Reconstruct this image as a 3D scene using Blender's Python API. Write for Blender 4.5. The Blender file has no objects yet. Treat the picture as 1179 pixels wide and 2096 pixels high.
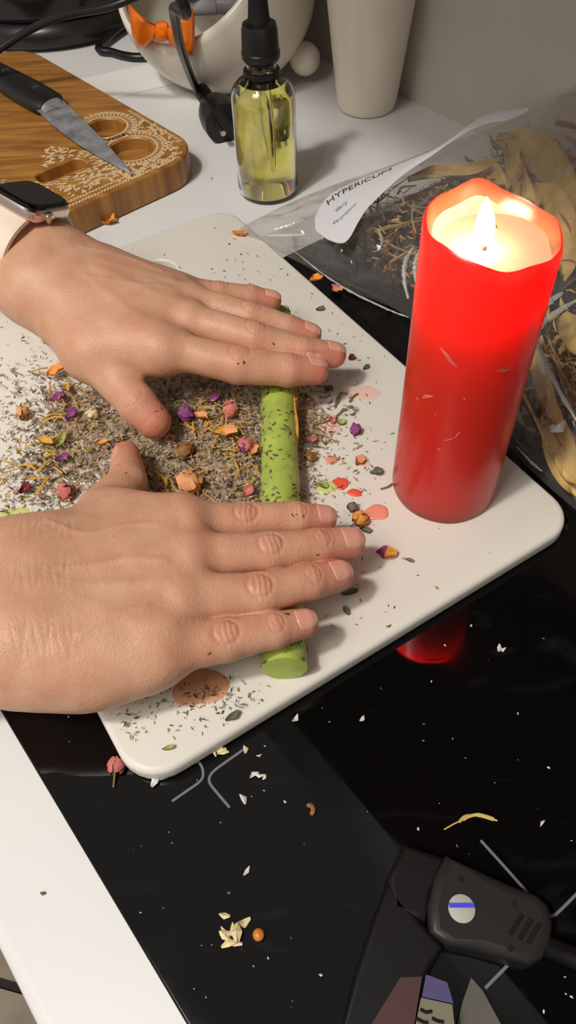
import bpy, bmesh, math, random
import numpy as np
from mathutils import Vector, Matrix
from mathutils import noise as mnoise
random.seed(7); rng = np.random.default_rng(11)
SC = bpy.context.scene
COL = SC.collection

# ------------------------------------------------------------------ camera
CX, CY, F = 589.5, 1048.0, 1604.5
PITCH, ROLL, H = math.radians(51.514), math.radians(-3.02), 0.335
HY, BY = math.radians(125.88), math.radians(120.27)      # hob and board headings
c_, s_ = math.cos(PITCH), math.sin(PITCH)
r0 = np.array([1, 0, 0.]); u0 = np.array([0, s_, c_]); W_ = np.array([0, c_, -s_])
R_ = math.cos(ROLL) * r0 + math.sin(ROLL) * u0
U_ = -math.sin(ROLL) * r0 + math.cos(ROLL) * u0
EYE = np.array([0, 0, H])
def at(x, y, z=0.0):
    """world point seen at photo pixel (x, y) lying at height z"""
    d = W_ * F + R_ * (x - CX) - U_ * (y - CY)
    return EYE + d * ((z - H) / d[2])
cam = bpy.data.cameras.new('camera'); co = bpy.data.objects.new('camera', cam); COL.objects.link(co)
cam.sensor_fit = 'VERTICAL'; cam.sensor_height = 24; cam.lens = F / 2096 * 24
cam.clip_start = 0.01
co.matrix_world = Matrix(((R_[0], U_[0], -W_[0], 0), (R_[1], U_[1], -W_[1], 0), (R_[2], U_[2], -W_[2], H), (0, 0, 0, 1)))
SC.camera = co

# ------------------------------------------------------------------ light
wd = bpy.data.worlds.new('room_light'); SC.world = wd; wd.use_nodes = True
bg = wd.node_tree.nodes['Background']; bg.inputs[0].default_value = (1.0, 0.965, 0.925, 1); bg.inputs[1].default_value = 0.385
def area(name, loc, target, size, power, col):
    l = bpy.data.lights.new(name, 'AREA'); l.shape = 'DISK'; l.size = size; l.energy = power; l.color = col
    o = bpy.data.objects.new(name, l); COL.objects.link(o); o.location = loc
    o.rotation_euler = (Vector(target) - Vector(loc)).to_track_quat('-Z', 'Y').to_euler(); return o
area('ceiling_lamp', (-0.83, -0.36, 1.90), (0.0, 0.35, 0), 0.17, 21.5, (1.0, 0.95, 0.885))
area('soft_fill_light', (-0.95, -0.62, 1.85), (0.0, 0.35, 0), 0.9, 20, (1.0, 0.955, 0.90))  # large soft disk added as fill to lighten the shadows
SC.view_settings.view_transform = 'Standard'; SC.view_settings.look = 'None'
SC.view_settings.gamma = 1; SC.view_settings.use_curve_mapping = False; SC.view_settings.exposure = 0.0

# ------------------------------------------------------------------ materials
def lin(c):
    return tuple((v / 255 / 12.92 if v / 255 <= .04045 else ((v / 255 + .055) / 1.055) ** 2.4) for v in c)
MATS = {}
def mat(name, rgb, rough=.5, spec=.5, var=0.0, vscale=60, bump=0.0, bscale=400, metal=0, sss=0, srad=(.01, .004, .002), trans=0, ior=1.45, coat=0, emit=0, raw=None):
    if name in MATS: return MATS[name]
    m = bpy.data.materials.new(name); m.use_nodes = True; nt = m.node_tree; b = nt.nodes['Principled BSDF']
    c = raw or lin(rgb)
    b.inputs['Base Color'].default_value = (*c, 1); b.inputs['Roughness'].default_value = rough
    b.inputs['Specular IOR Level'].default_value = spec; b.inputs['Metallic'].default_value = metal
    b.inputs['Transmission Weight'].default_value = trans; b.inputs['IOR'].default_value = ior
    b.inputs['Coat Weight'].default_value = coat
    if sss:
        b.inputs['Subsurface Weight'].default_value = sss; b.inputs['Subsurface Radius'].default_value = srad; b.inputs['Subsurface Scale'].default_value = 1.0
    if emit:
        b.inputs['Emission Color'].default_value = (*c, 1); b.inputs['Emission Strength'].default_value = emit
    if var or bump:
        tc = nt.nodes.new('ShaderNodeTexCoord')
    if var:
        n = nt.nodes.new('ShaderNodeTexNoise'); n.inputs['Scale'].default_value = vscale; n.inputs['Detail'].default_value = 4
        nt.links.new(tc.outputs['Object'], n.inputs['Vector'])
        rp = nt.nodes.new('ShaderNodeValToRGB'); rp.color_ramp.elements[0].position = .3; rp.color_ramp.elements[1].position = .7
        rp.color_ramp.elements[0].color = (*[max(0, v * (1 - var)) for v in c], 1); rp.color_ramp.elements[1].color = (*[min(1, v * (1 + var)) for v in c], 1)
        nt.links.new(n.outputs['Fac'], rp.inputs[0]); nt.links.new(rp.outputs[0], b.inputs['Base Color'])
    if bump:
        n2 = nt.nodes.new('ShaderNodeTexNoise'); n2.inputs['Scale'].default_value = bscale; n2.inputs['Detail'].default_value = 3
        nt.links.new(tc.outputs['Object'], n2.inputs['Vector'])
        bp = nt.nodes.new('ShaderNodeBump'); bp.inputs['Strength'].default_value = bump; bp.inputs['Distance'].default_value = .001
        nt.links.new(n2.outputs['Fac'], bp.inputs['Height']); nt.links.new(bp.outputs[0], b.inputs['Normal'])
    MATS[name] = m; return m

def skin_material():
    m = bpy.data.materials.new('skin'); m.use_nodes = True; nt = m.node_tree; N = nt.nodes; L = nt.links; b = N['Principled BSDF']
    a = N.new('ShaderNodeAttribute'); a.attribute_name = 'blush'
    tc = N.new('ShaderNodeTexCoord')
    n = N.new('ShaderNodeTexNoise'); n.inputs['Scale'].default_value = 70; n.inputs['Detail'].default_value = 5; L.new(tc.outputs['Object'], n.inputs['Vector'])
    rp = N.new('ShaderNodeValToRGB'); rp.color_ramp.elements[0].position = .35; rp.color_ramp.elements[1].position = .68
    rp.color_ramp.elements[0].color = (.575, .305, .182, 1); rp.color_ramp.elements[1].color = (.66, .375, .24, 1)
    L.new(n.outputs['Fac'], rp.inputs[0])
    mx = N.new('ShaderNodeMix'); mx.data_type = 'RGBA'; L.new(a.outputs['Fac'], mx.inputs['Factor']); L.new(rp.outputs[0], mx.inputs['A'])
    mx.inputs['B'].default_value = (.60, .205, .135, 1); L.new(mx.outputs['Result'], b.inputs['Base Color'])
    b.inputs['Roughness'].default_value = .46; b.inputs['Specular IOR Level'].default_value = .35
    b.inputs['Subsurface Weight'].default_value = .18; b.inputs['Subsurface Radius'].default_value = (.006, .0022, .0012); b.inputs['Subsurface Scale'].default_value = 1
    v = N.new('ShaderNodeTexVoronoi'); v.inputs['Scale'].default_value = 900; L.new(tc.outputs['Object'], v.inputs['Vector'])
    n2 = N.new('ShaderNodeTexNoise'); n2.inputs['Scale'].default_value = 350; n2.inputs['Detail'].default_value = 4; L.new(tc.outputs['Object'], n2.inputs['Vector'])
    ad = N.new('ShaderNodeMath'); ad.operation = 'ADD'; L.new(v.outputs['Distance'], ad.inputs[0]); L.new(n2.outputs['Fac'], ad.inputs[1])
    bp = N.new('ShaderNodeBump'); bp.inputs['Strength'].default_value = .22; bp.inputs['Distance'].default_value = .0006
    L.new(ad.outputs[0], bp.inputs['Height']); L.new(bp.outputs[0], b.inputs['Normal'])
    return m

def wood_material(name, c1, c2, rot, scale=9):
    m = bpy.data.materials.new(name); m.use_nodes = True; nt = m.node_tree; N = nt.nodes; L = nt.links; b = N['Principled BSDF']
    tc = N.new('ShaderNodeTexCoord'); mp = N.new('ShaderNodeMapping'); mp.inputs['Rotation'].default_value = (0, 0, rot); mp.inputs['Scale'].default_value = (scale, scale * 9, scale * .5)
    L.new(tc.outputs['Object'], mp.inputs['Vector'])
    n = N.new('ShaderNodeTexNoise'); n.inputs['Scale'].default_value = 1.6; n.inputs['Detail'].default_value = 6; n.inputs['Distortion'].default_value = .4; L.new(mp.outputs[0], n.inputs['Vector'])
    rp = N.new('ShaderNodeValToRGB'); rp.color_ramp.elements[0].position = .32; rp.color_ramp.elements[1].position = .66
    rp.color_ramp.elements[0].color = (*lin(c1), 1); rp.color_ramp.elements[1].color = (*lin(c2), 1)
    L.new(n.outputs['Fac'], rp.inputs[0]); L.new(rp.outputs[0], b.inputs['Base Color']); b.inputs['Roughness'].default_value = .42
    return m

# ------------------------------------------------------------------ mesh helpers
class MB:
    def __init__(s): s.v = []; s.f = []; s.m = []
    def add(s, V, Fs, mi=0):
        o = len(s.v); s.v.extend([tuple(map(float, p)) for p in V]); s.f.extend([tuple(i + o for i in f) for f in Fs]); s.m.extend([mi] * len(Fs))
    def grid(s, P, mi=0, closed_u=False):
        P = np.asarray(P); a, b = P.shape[:2]; fs = []
        for i in range(a if closed_u else a - 1):
            for j in range(b - 1):
                k = (i + 1) % a; fs.append((i * b + j, k * b + j, k * b + j + 1, i * b + j + 1))
        s.add(P.reshape(-1, 3), fs, mi)
    def lathe(s, prof, origin=(0, 0, 0), seg=48, mi=0, axis=(0, 0, 1), cap0=False, cap1=False):
        ax = np.array(axis, float); ax /= np.linalg.norm(ax); t = np.array([1, 0, 0.]) if abs(ax[0]) < .9 else np.array([0, 1., 0])
        e1 = np.cross(ax, t); e1 /= np.linalg.norm(e1); e2 = np.cross(ax, e1); o = np.array(origin, float); V = []; fs = []
        n = len(prof)
        for i in range(seg):
            a = 2 * math.pi * i / seg
            for (r, z) in prof: V.append(o + ax * z + (e1 * math.cos(a) + e2 * math.sin(a)) * r)
        for i in range(seg):
            k = (i + 1) % seg
            for j in range(n - 1): fs.append((i * n + j, k * n + j, k * n + j + 1, i * n + j + 1))
        if cap0: fs.append(tuple(i * n for i in reversed(range(seg))))
        if cap1: fs.append(tuple(i * n + n - 1 for i in range(seg)))
        s.add(V, fs, mi)
    def tube(s, pts, r, seg=10, mi=0, flat=1.0, cap=True):
        pts = np.asarray(pts, float); n = len(pts); rr = np.broadcast_to(np.asarray(r, float), (n,))
        V = []; fs = []; prev = None
        for i in range(n):
            t = pts[min(i + 1, n - 1)] - pts[max(i - 1, 0)]; t /= (np.linalg.norm(t) + 1e-12)
            if prev is None:
                a = np.array([0, 0, 1.]) if abs(t[2]) < .9 else np.array([1., 0, 0])
            else: a = prev
            e1 = a - t * (a @ t); e1 /= np.linalg.norm(e1); prev = e1; e2 = np.cross(t, e1)
            for k in range(seg):
                th = 2 * math.pi * k / seg; V.append(pts[i] + rr[i] * (e1 * math.cos(th) * flat + e2 * math.sin(th)))
        for i in range(n - 1):
            for k in range(seg):
                q = (k + 1) % seg; fs.append((i * seg + k, i * seg + q, (i + 1) * seg + q, (i + 1) * seg + k))
        if cap: fs.append(tuple(reversed(range(seg)))); fs.append(tuple((n - 1) * seg + k for k in range(seg)))
        s.add(V, fs, mi)
    def prism(s, poly, z0, z1, mi=0, frame=None):
        """poly list of 2D points; optional frame (origin, ex, ey, ez)"""
        o, ex, ey, ez = frame or (np.zeros(3), np.array([1., 0, 0]), np.array([0, 1., 0]), np.array([0, 0, 1.]))
        n = len(poly); V = [o + ex * p[0] + ey * p[1] + ez * z0 for p in poly] + [o + ex * p[0] + ey * p[1] + ez * z1 for p in poly]
        fs = [tuple(reversed(range(n))), tuple(range(n, 2 * n))] + [(i, (i + 1) % n, n + (i + 1) % n, n + i) for i in range(n)]
        s.add(V, fs, mi)
    def build(s, name, mats, parent=None, smooth=True, angle=40, recalc=True):
        me = bpy.data.meshes.new(name); me.from_pydata(s.v, [], s.f); mats = mats if isinstance(mats, (list, tuple)) else [mats]
        for m in mats: me.materials.append(m)
        if len(mats) > 1: me.polygons.foreach_set('material_index', s.m)
        if recalc:
            bm = bmesh.new(); bm.from_mesh(me); bmesh.ops.recalc_face_normals(bm, faces=bm.faces); bm.to_mesh(me); bm.free()
        if smooth:
            me.polygons.foreach_set('use_smooth', [True] * len(me.polygons))
            if angle < 180: me.set_sharp_from_angle(angle=math.radians(angle))
        me.update(); o = bpy.data.objects.new(name, me); COL.objects.link(o)
        if parent: o.parent = parent; o.matrix_parent_inverse = Matrix.Translation(-parent.location)
        return o
def tag(o, label=None, cat=None, group=None, kind=None):
    if label: o['label'] = label
    if cat: o['category'] = cat
    if group: o['group'] = group
    if kind: o['kind'] = kind
    return o
def thing(name, label, cat, loc=(0, 0, 0), group=None):
    o = bpy.data.objects.new(name, None); COL.objects.link(o); o.location = Vector([float(v) for v in loc]); o.empty_display_size = .02
    return tag(o, label, cat, group)
def rrect(w, h, r, seg=8, cx=0, cy=0):
    P = []
    for (sx, sy, a0) in ((1, 1, 0), (-1, 1, 90), (-1, -1, 180), (1, -1, 270)):
        for i in range(seg + 1):
            a = math.radians(a0 + 90 * i / seg); P.append((cx + sx * (w / 2 - r) + r * math.cos(a), cy + sy * (h / 2 - r) + r * math.sin(a)))
    return P
def slab(name, outline, z0, z1, bev, holes, mats, parent, ex, ey, o, depth=None, floor=False):
    """plate with a rounded edge; outline(inset) gives a 2D loop; holes = list of (loop function) cut to `depth`"""
    bm = bmesh.new(); o = np.array(o, float)
    def loop(poly, z): return [bm.verts.new(o + ex * p[0] + ey * p[1] + np.array([0, 0, z])) for p in poly]
    def bridge(a, b, mi=0):
        for i in range(len(a)):
            f = bm.faces.new((a[i], a[(i + 1) % len(a)], b[(i + 1) % len(a)], b[i])); f.smooth = True; f.material_index = mi
    rings = []
    for k in range(5):
        th = math.pi / 2 * k / 4; rings.append(loop(outline(bev * (1 - math.sin(th))), z0 + bev * (1 - math.cos(th))))
    for k in range(5):
        th = math.pi / 2 * k / 4; rings.append(loop(outline(bev * (1 - math.cos(th))), z1 - bev + bev * math.sin(th)))
    for a, b in zip(rings, rings[1:]): bridge(a, b)
    te = [bm.edges.get((rings[-1][i], rings[-1][(i + 1) % len(rings[-1])])) for i in range(len(rings[-1]))]
    be = [bm.edges.get((rings[0][i], rings[0][(i + 1) % len(rings[0])])) for i in range(len(rings[0]))]
    for h in holes:
        hb = .0012
        t0 = loop(h(-hb), z1); t1 = loop(h(0), z1 - hb); bt = loop(h(0), (z1 - depth) if floor else z0)
        te += [bm.edges.new((t0[i], t0[(i + 1) % len(t0)])) for i in range(len(t0))]
        bridge(t0, t1); bridge(t1, bt)
        if floor: bm.faces.new(bt)
        else: be += [bm.edges.get((bt[i], bt[(i + 1) % len(bt)])) for i in range(len(bt))]
    bmesh.ops.triangle_fill(bm, use_beauty=True, use_dissolve=False, edges=te)
    bmesh.ops.triangle_fill(bm, use_beauty=True, use_dissolve=False, edges=be)
    bmesh.ops.recalc_face_normals(bm, faces=bm.faces)
    me = bpy.data.meshes.new(name); bm.to_mesh(me); bm.free()
    for m in (mats if isinstance(mats, (list, tuple)) else [mats]): me.materials.append(m)
    me.polygons.foreach_set('use_smooth', [True] * len(me.polygons)); me.set_sharp_from_angle(angle=math.radians(35))
    ob = bpy.data.objects.new(name, me); COL.objects.link(ob)
    if parent: ob.parent = parent; ob.matrix_parent_inverse = Matrix.Translation(-parent.location)
    return ob
def spline(pts, n):
    """Catmull-Rom through pts, n samples"""
    p = np.asarray(pts, float); p = np.vstack([2 * p[0] - p[1], p, 2 * p[-1] - p[-2]]); m = len(p) - 3; out = []
    for t in np.linspace(0, m - 1e-6, n):
        i = int(t); f = t - i; a, b, c, d = p[i:i + 4]
        out.append(.5 * ((2 * b) + (-a + c) * f + (2 * a - 5 * b + 4 * c - d) * f * f + (-a + 3 * b - 3 * c + d) * f ** 3))
    return np.array(out)

HN = np.array([-math.sin(HY), math.cos(HY), 0]); HB = np.array([math.cos(HY), math.sin(HY), 0]); EZ = np.array([0, 0, 1.])
BN = np.array([-math.sin(BY), math.cos(BY), 0]); BB = np.array([math.cos(BY), math.sin(BY), 0])
def hob(perp, al, z=0): return HN * perp + HB * al + EZ * z
ZT = .013                                                # top of the cutting board

# ------------------------------------------------------------------ setting
m_wall = mat('wall_paint', (196, 186, 174), .75, .2, var=.03, vscale=12, bump=.1, bscale=90)
m_white = mat('white_laminate', (224, 222, 219), .38, .4, var=.012, vscale=20)
fr = (np.zeros(3), HN, HB, EZ)
b = MB(); b.prism([(-.56, -1.6), (-.545, -1.6), (-.545, 2.4), (-.56, 2.4)], -.9, 2.0, frame=fr); tag(b.build('wall_back', m_wall), kind='structure')
b = MB(); b.prism([(-.56, -1.6), (2.2, -1.6), (2.2, 2.4), (-.56, 2.4)], -.93, -.905, frame=fr)
fl = tag(b.build('floor', mat('grout', (52, 46, 40), .9)), kind='structure')
m_tile = mat('stone_tile', (150, 136, 118), .55, .4, var=.35, vscale=9, bump=.3, bscale=40)
tile_me = None
q0, q1 = at(-6, 2010, -.897), at(36, 2022, -.897); tx_ = q1 - q0; tx_ /= np.linalg.norm(tx_); ty_ = np.cross(EZ, tx_); ta_ = math.atan2(tx_[1], tx_[0])
for i in range(-3, 4):
    for j in range(-3, 3):
        if tile_me is None:
            b = MB(); b.prism(rrect(.300, .300, .010, 3), 0, .008); t = b.build('tile', m_tile, fl); tile_me = t.data
        else:
            t = bpy.data.objects.new('tile', tile_me); COL.objects.link(t); t.parent = fl
        c = q0 + tx_ * (.08 + i * .312) + ty_ * (.156 + j * .312)
        if c @ HN < -.25: bpy.data.objects.remove(t); continue
        t.location = Vector((c[0], c[1], -.905)); t.rotation_euler = (0, 0, ta_)
# worktop with a rounded front edge
b = MB(); prof = [(-.545, 0)]
for k in range(9):
    a = math.radians(90 - 180 * k / 8); prof.append((.0562 + .0055 * math.cos(a) , -.0055 + .0055 * math.sin(a) - (.018 if k > 4 else 0)))
prof.append((-.545, -.038))
n = len(prof); V = [HN * p[0] + HB * a + EZ * p[1] for a in (-1.4, 2.2) for p in prof]
b.add(V, [tuple(range(n)), tuple(range(2 * n - 1, n - 1, -1))] + [(i, (i + 1) % n, n + (i + 1) % n, n + i) for i in range(n)])
tag(b.build('worktop', m_white), 'white kitchen worktop with rounded front edge around the black hob', 'worktop')
# cooker hood / wall units above the hob, outside the frame: they shade the wall and mirror in the hob
b = MB(); b.prism([(-.545, -1.2), (-.14, -1.2), (-.14, 2.2), (-.545, 2.2)], .468, .9, frame=fr)
tag(b.build('trim_1', mat('hood_dark', (30, 27, 25), .5)), kind='structure')

# ------------------------------------------------------------------ hob
m_glass = bpy.data.materials.new('black_glass'); m_glass.use_nodes = True; nt = m_glass.node_tree; bs = nt.nodes['Principled BSDF']
bs.inputs['Base Color'].default_value = (.0035, .003, .003, 1); bs.inputs['IOR'].default_value = 1.38
tc = nt.nodes.new('ShaderNodeTexCoord'); nn = nt.nodes.new('ShaderNodeTexNoise'); nn.inputs['Scale'].default_value = 14; nn.inputs['Detail'].default_value = 6
nt.links.new(tc.outputs['Object'], nn.inputs['Vector']); rp = nt.nodes.new('ShaderNodeValToRGB')
rp.color_ramp.elements[0].position = .52; rp.color_ramp.elements[0].color = (.03, .03, .03, 1); rp.color_ramp.elements[1].position = .8; rp.color_ramp.elements[1].color = (.34, .34, .34, 1)
nt.links.new(nn.outputs['Fac'], rp.inputs[0]); nt.links.new(rp.outputs[0], bs.inputs['Roughness'])
mp = nt.nodes.new('ShaderNodeMapping'); mp.inputs['Rotation'].default_value = (0, 0, HY + .5); mp.inputs['Scale'].default_value = (6, 22, 1); nt.links.new(tc.outputs['Object'], mp.inputs['Vector'])
n3 = nt.nodes.new('ShaderNodeTexNoise'); n3.inputs['Scale'].default_value = 2.2; n3.inputs['Detail'].default_value = 5; n3.inputs['Distortion'].default_value = 1.2; nt.links.new(mp.outputs[0], n3.inputs['Vector'])
rq = nt.nodes.new('ShaderNodeValToRGB'); rq.color_ramp.elements[0].position = .62; rq.color_ramp.elements[0].color = (.003, .0026, .0026, 1); rq.color_ramp.elements[1].position = .82; rq.color_ramp.elements[1].color = (.013, .0125, .013, 1)
nt.links.new(n3.outputs['Fac'], rq.inputs[0]); nt.links.new(rq.outputs[0], bs.inputs['Base Color'])
hb0 = hob(-.236, .108)
hobt = thing('induction_hob', 'black glass induction hob set into the white worktop', 'hob', hb0)
slab('glass_plate', lambda i: rrect(.508 - 2 * i, .590 - 2 * i, .006), 0.0002, .003, .0012, [], m_glass, hobt, HN, HB, hb0)
m_mark = mat('zone_print', (112, 112, 116), .5)
def mark(pix, w=.0011):
    p = [at(x, y, .0032) for x, y in pix]; p = spline(p, 24) if len(p) > 2 else np.linspace(p[0], p[1], 6)
    L_, R2 = [], []
    for i in range(len(p)):
        t = p[min(i + 1, len(p) - 1)] - p[max(i - 1, 0)]; t /= np.linalg.norm(t); q = np.array([-t[1], t[0], 0]) * w / 2; L_.append(p[i] + q); R2.append(p[i] - q)
    b = MB(); b.grid([L_, R2]); b.grid([[v - EZ * .00025 for v in L_], L_]); b.grid([R2, [v - EZ * .00025 for v in R2]])
    return b.build('zone_mark', m_mark, hobt)
mark([(352, 1640), (385, 1617), (406, 1602), (415, 1590), (414, 1572), (404, 1555), (396, 1542)])
mark([(500, 1533), (470, 1554), (440, 1576), (429, 1590), (430, 1604), (448, 1627), (470, 1653)])
mark([(984, 1720), (1040, 1782), (1099, 1849), (1120, 1871), (1133, 1874), (1150, 1860), (1190, 1820)])
mark([(993, 2023), (1039, 1976), (1060, 1955)])

# ------------------------------------------------------------------ chopping board
m_board = mat('white_plastic', (226, 220, 209), .42, .4, sss=.15, srad=(.003, .003, .003), bump=.04, bscale=700)
bo = BN * (-.125) + BB * (.3155) + EZ * .0032
cb = thing('chopping_board', 'white plastic chopping board with slot handle, under the hands and candle', 'chopping board', bo)
def b_out(i): return rrect(.2525 - 2 * i, .366 - 2 * i, .019 - i * .8)
hole_c = at(322, 556, ZT); hx = (hole_c - bo) @ BN; hy = (hole_c - bo) @ BB
slab('board', b_out, 0, ZT - .0032, .0028, [lambda i: rrect(.078 - 2 * i, .029 - 2 * i, .014 - i, cx=hx + .025, cy=hy)], m_board, cb, BN, BB, bo)

def flake(b, p, size, asp, yaw, tilt, mi, up=EZ, th=.25):
    """little curled shred: bent strip with thickness"""
    t = np.array([math.cos(yaw), math.sin(yaw), 0.]); t = t - up * (t @ up); t /= np.linalg.norm(t); s2 = np.cross(up, t); t2 = t * math.cos(tilt) + up * math.sin(tilt); u2 = np.cross(t2, s2); w = size * asp
    bend = random.uniform(-.25, .25) * size; side = random.uniform(-.2, .2) * size
    V = []
    for a, ww in ((-.5, .35), (0, 1), (.5, .25)):
        c = p + t2 * a * size + u2 * bend * (1 - 4 * a * a) + s2 * side * (1 - 4 * a * a)
        V += [c - s2 * w * .5 * ww, c + u2 * w * th, c + s2 * w * .5 * ww, c - u2 * w * th]
    fs = []
    for i in (0, 4):
        for k in range(4): fs.append((i + k, i + (k + 1) % 4, i + 4 + (k + 1) % 4, i + 4 + k))
    fs += [(0, 1, 2, 3), (11, 10, 9, 8)]
    b.add(V, fs, mi)
# ------------------------------------------------------------------ hands (signed distance field -> one continuous mesh)
def smin(a, b, k):
    h = np.maximum(k - np.abs(a - b), 0) / k; return np.minimum(a, b) - h * h * k * .25
def cone_d(X, Y, Z, p):
    a, bb, ra, rb = p; ab = bb - a; L2 = ab @ ab + 1e-12
    t = np.clip(((X - a[0]) * ab[0] + (Y - a[1]) * ab[1] + (Z - a[2]) * ab[2]) / L2, 0, 1)
    dx = X - a[0] - t * ab[0]; dy = Y - a[1] - t * ab[1]; dz = Z - a[2] - t * ab[2]
    return np.sqrt(dx * dx + dy * dy + dz * dz) - (ra + t * (rb - ra))
class Hand:
    def __init__(s): s.palm = []; s.fing = []; s.veins = []; s.tendon = (0, 0, 0)
    def pt(s, q): return at(q[0], q[1], q[2])
    def add_palm(s, a, b_): s.palm.append((s.pt(a), s.pt(b_), a[3] * .001, b_[3] * .001))
    def add_finger(s, js, thumb=False):
        P = [s.pt(j) for j in js]; r = [j[3] * .001 for j in js]
        prims = [(P[i], P[i + 1], r[i], r[i + 1]) for i in range(len(P) - 1)]
        s.fing.append(dict(P=P, r=r, prims=prims, thumb=thumb))
    def eval_pts(s, V):
        X, Y, Z = V[:, 0], V[:, 1], V[:, 2]; D = None
        for p in s.palm:
            d = cone_d(X, Y, Z, p); D = d if D is None else smin(D, d, .016)
        FD = None
        for f in s.fing:
            fd = None
            for p in f['prims']:
                d = cone_d(X, Y, Z, p); fd = d if fd is None else smin(fd, d, .002)
            FD = fd if FD is None else smin(FD, fd, .0008)
        return smin(D, FD, .0046)
    def mesh(s, h=.00065, xmin=None):
        pr = s.palm + [p for f in s.fing for p in f['prims']]
        lo = np.min([np.minimum(p[0] - p[2], p[1] - p[3]) for p in pr], 0) - .004; hi = np.max([np.maximum(p[0] + p[2], p[1] + p[3]) for p in pr], 0) + .004
        n = np.ceil((hi - lo) / h).astype(int) + 1; ax = [(lo[i] + h * np.arange(n[i])).astype(np.float32) for i in range(3)]
        def field(prs, k, base=None):
            D = np.full(n, .05, np.float32) if base is None else base
            for p in prs:
                a = np.minimum(p[0] - p[2], p[1] - p[3]) - .021; bb = np.maximum(p[0] + p[2], p[1] + p[3]) + .021
                i0 = np.clip(((a - lo) / h).astype(int), 0, n); i1 = np.clip(((bb - lo) / h).astype(int) + 2, 0, n)
                sl = tuple(slice(i0[i], i1[i]) for i in range(3))
                X = ax[0][sl[0]][:, None, None]; Y = ax[1][sl[1]][None, :, None]; Z = ax[2][sl[2]][None, None, :]
                D[sl] = smin(D[sl], cone_d(X, Y, Z, p), k)
            return D
        D = field(s.palm, .016); FD = None
        for f in s.fing:
            fd = field(f['prims'], .002); FD = fd if FD is None else smin(FD, fd, .0008)
        D = smin(D, FD, .0046); del FD
        ins = D < 0
        # surface nets
        cshape = tuple(n - 1); cnt = np.zeros(cshape, np.int16)
        for dx in (0, 1):
            for dy in (0, 1):
                for dz in (0, 1): cnt += ins[dx:dx + cshape[0], dy:dy + cshape[1], dz:dz + cshape[2]]
        cells = np.argwhere((cnt > 0) & (cnt < 8)); idx = -np.ones(cshape, np.int32); idx[tuple(cells.T)] = np.arange(len(cells))
        acc = np.zeros((len(cells), 3)); wt = np.zeros(len(cells))
        cor = [(i, j, k) for i in (0, 1) for j in (0, 1) for k in (0, 1)]
        for a in range(8):
            for bq in range(a + 1, 8):
                ca, cb_ = np.array(cor[a]), np.array(cor[bq])
                if np.abs(ca - cb_).sum() != 1: continue
                da = D[tuple((cells + ca).T)]; db = D[tuple((cells + cb_).T)]; m = (da < 0) != (db < 0)
                t = np.where(m, da / np.where(m, da - db, 1), 0); acc += np.where(m[:, None], ca + t[:, None] * (cb_ - ca), 0); wt += m
        V = lo + (cells + acc / wt[:, None]) * h
        quads = []
        for axx in range(3):
            o1, o2 = [(1, 2), (2, 0), (0, 1)][axx]
            sl0 = [slice(1, -1)] * 3; sl1 = [slice(1, -1)] * 3; sl0[axx] = slice(0, -1); sl1[axx] = slice(1, None)
            A = ins[tuple(sl0)]; B_ = ins[tuple(sl1)]
            for flip in (False, True):
                e = np.argwhere((A & ~B_) if not flip else (~A & B_)); off = np.array([1, 1, 1]); off[axx] = 0; e = e + off
                d1 = np.zeros(3, int); d1[o1] = 1; d2 = np.zeros(3, int); d2[o2] = 1
                q = np.stack([idx[tuple((e - d1 - d2).T)], idx[tuple((e - d2).T)], idx[tuple(e.T)], idx[tuple((e - d1).T)]], 1)
                quads.append(q[:, ::-1] if flip else q)
        Q = np.concatenate(quads); Q = Q[(Q >= 0).all(1)]
        for _ in range(1): V = V - s.eval_pts(V)[:, None] * s.grad(V) * .9
        return V, Q
    def grad(s, V, e=.0004):
        g = np.stack([s.eval_pts(V + np.eye(3)[i] * e) - s.eval_pts(V - np.eye(3)[i] * e) for i in range(3)], 1)
        return g / (np.linalg.norm(g, axis=1, keepdims=True) + 1e-9)
M_SKIN = skin_material()
m_nail = mat('nail', (222, 160, 140), .22, .55, sss=.1, srad=(.003, .001, .001))
m_nailtip = mat('nail_tip', (230, 184, 162), .25, .5)

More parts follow.
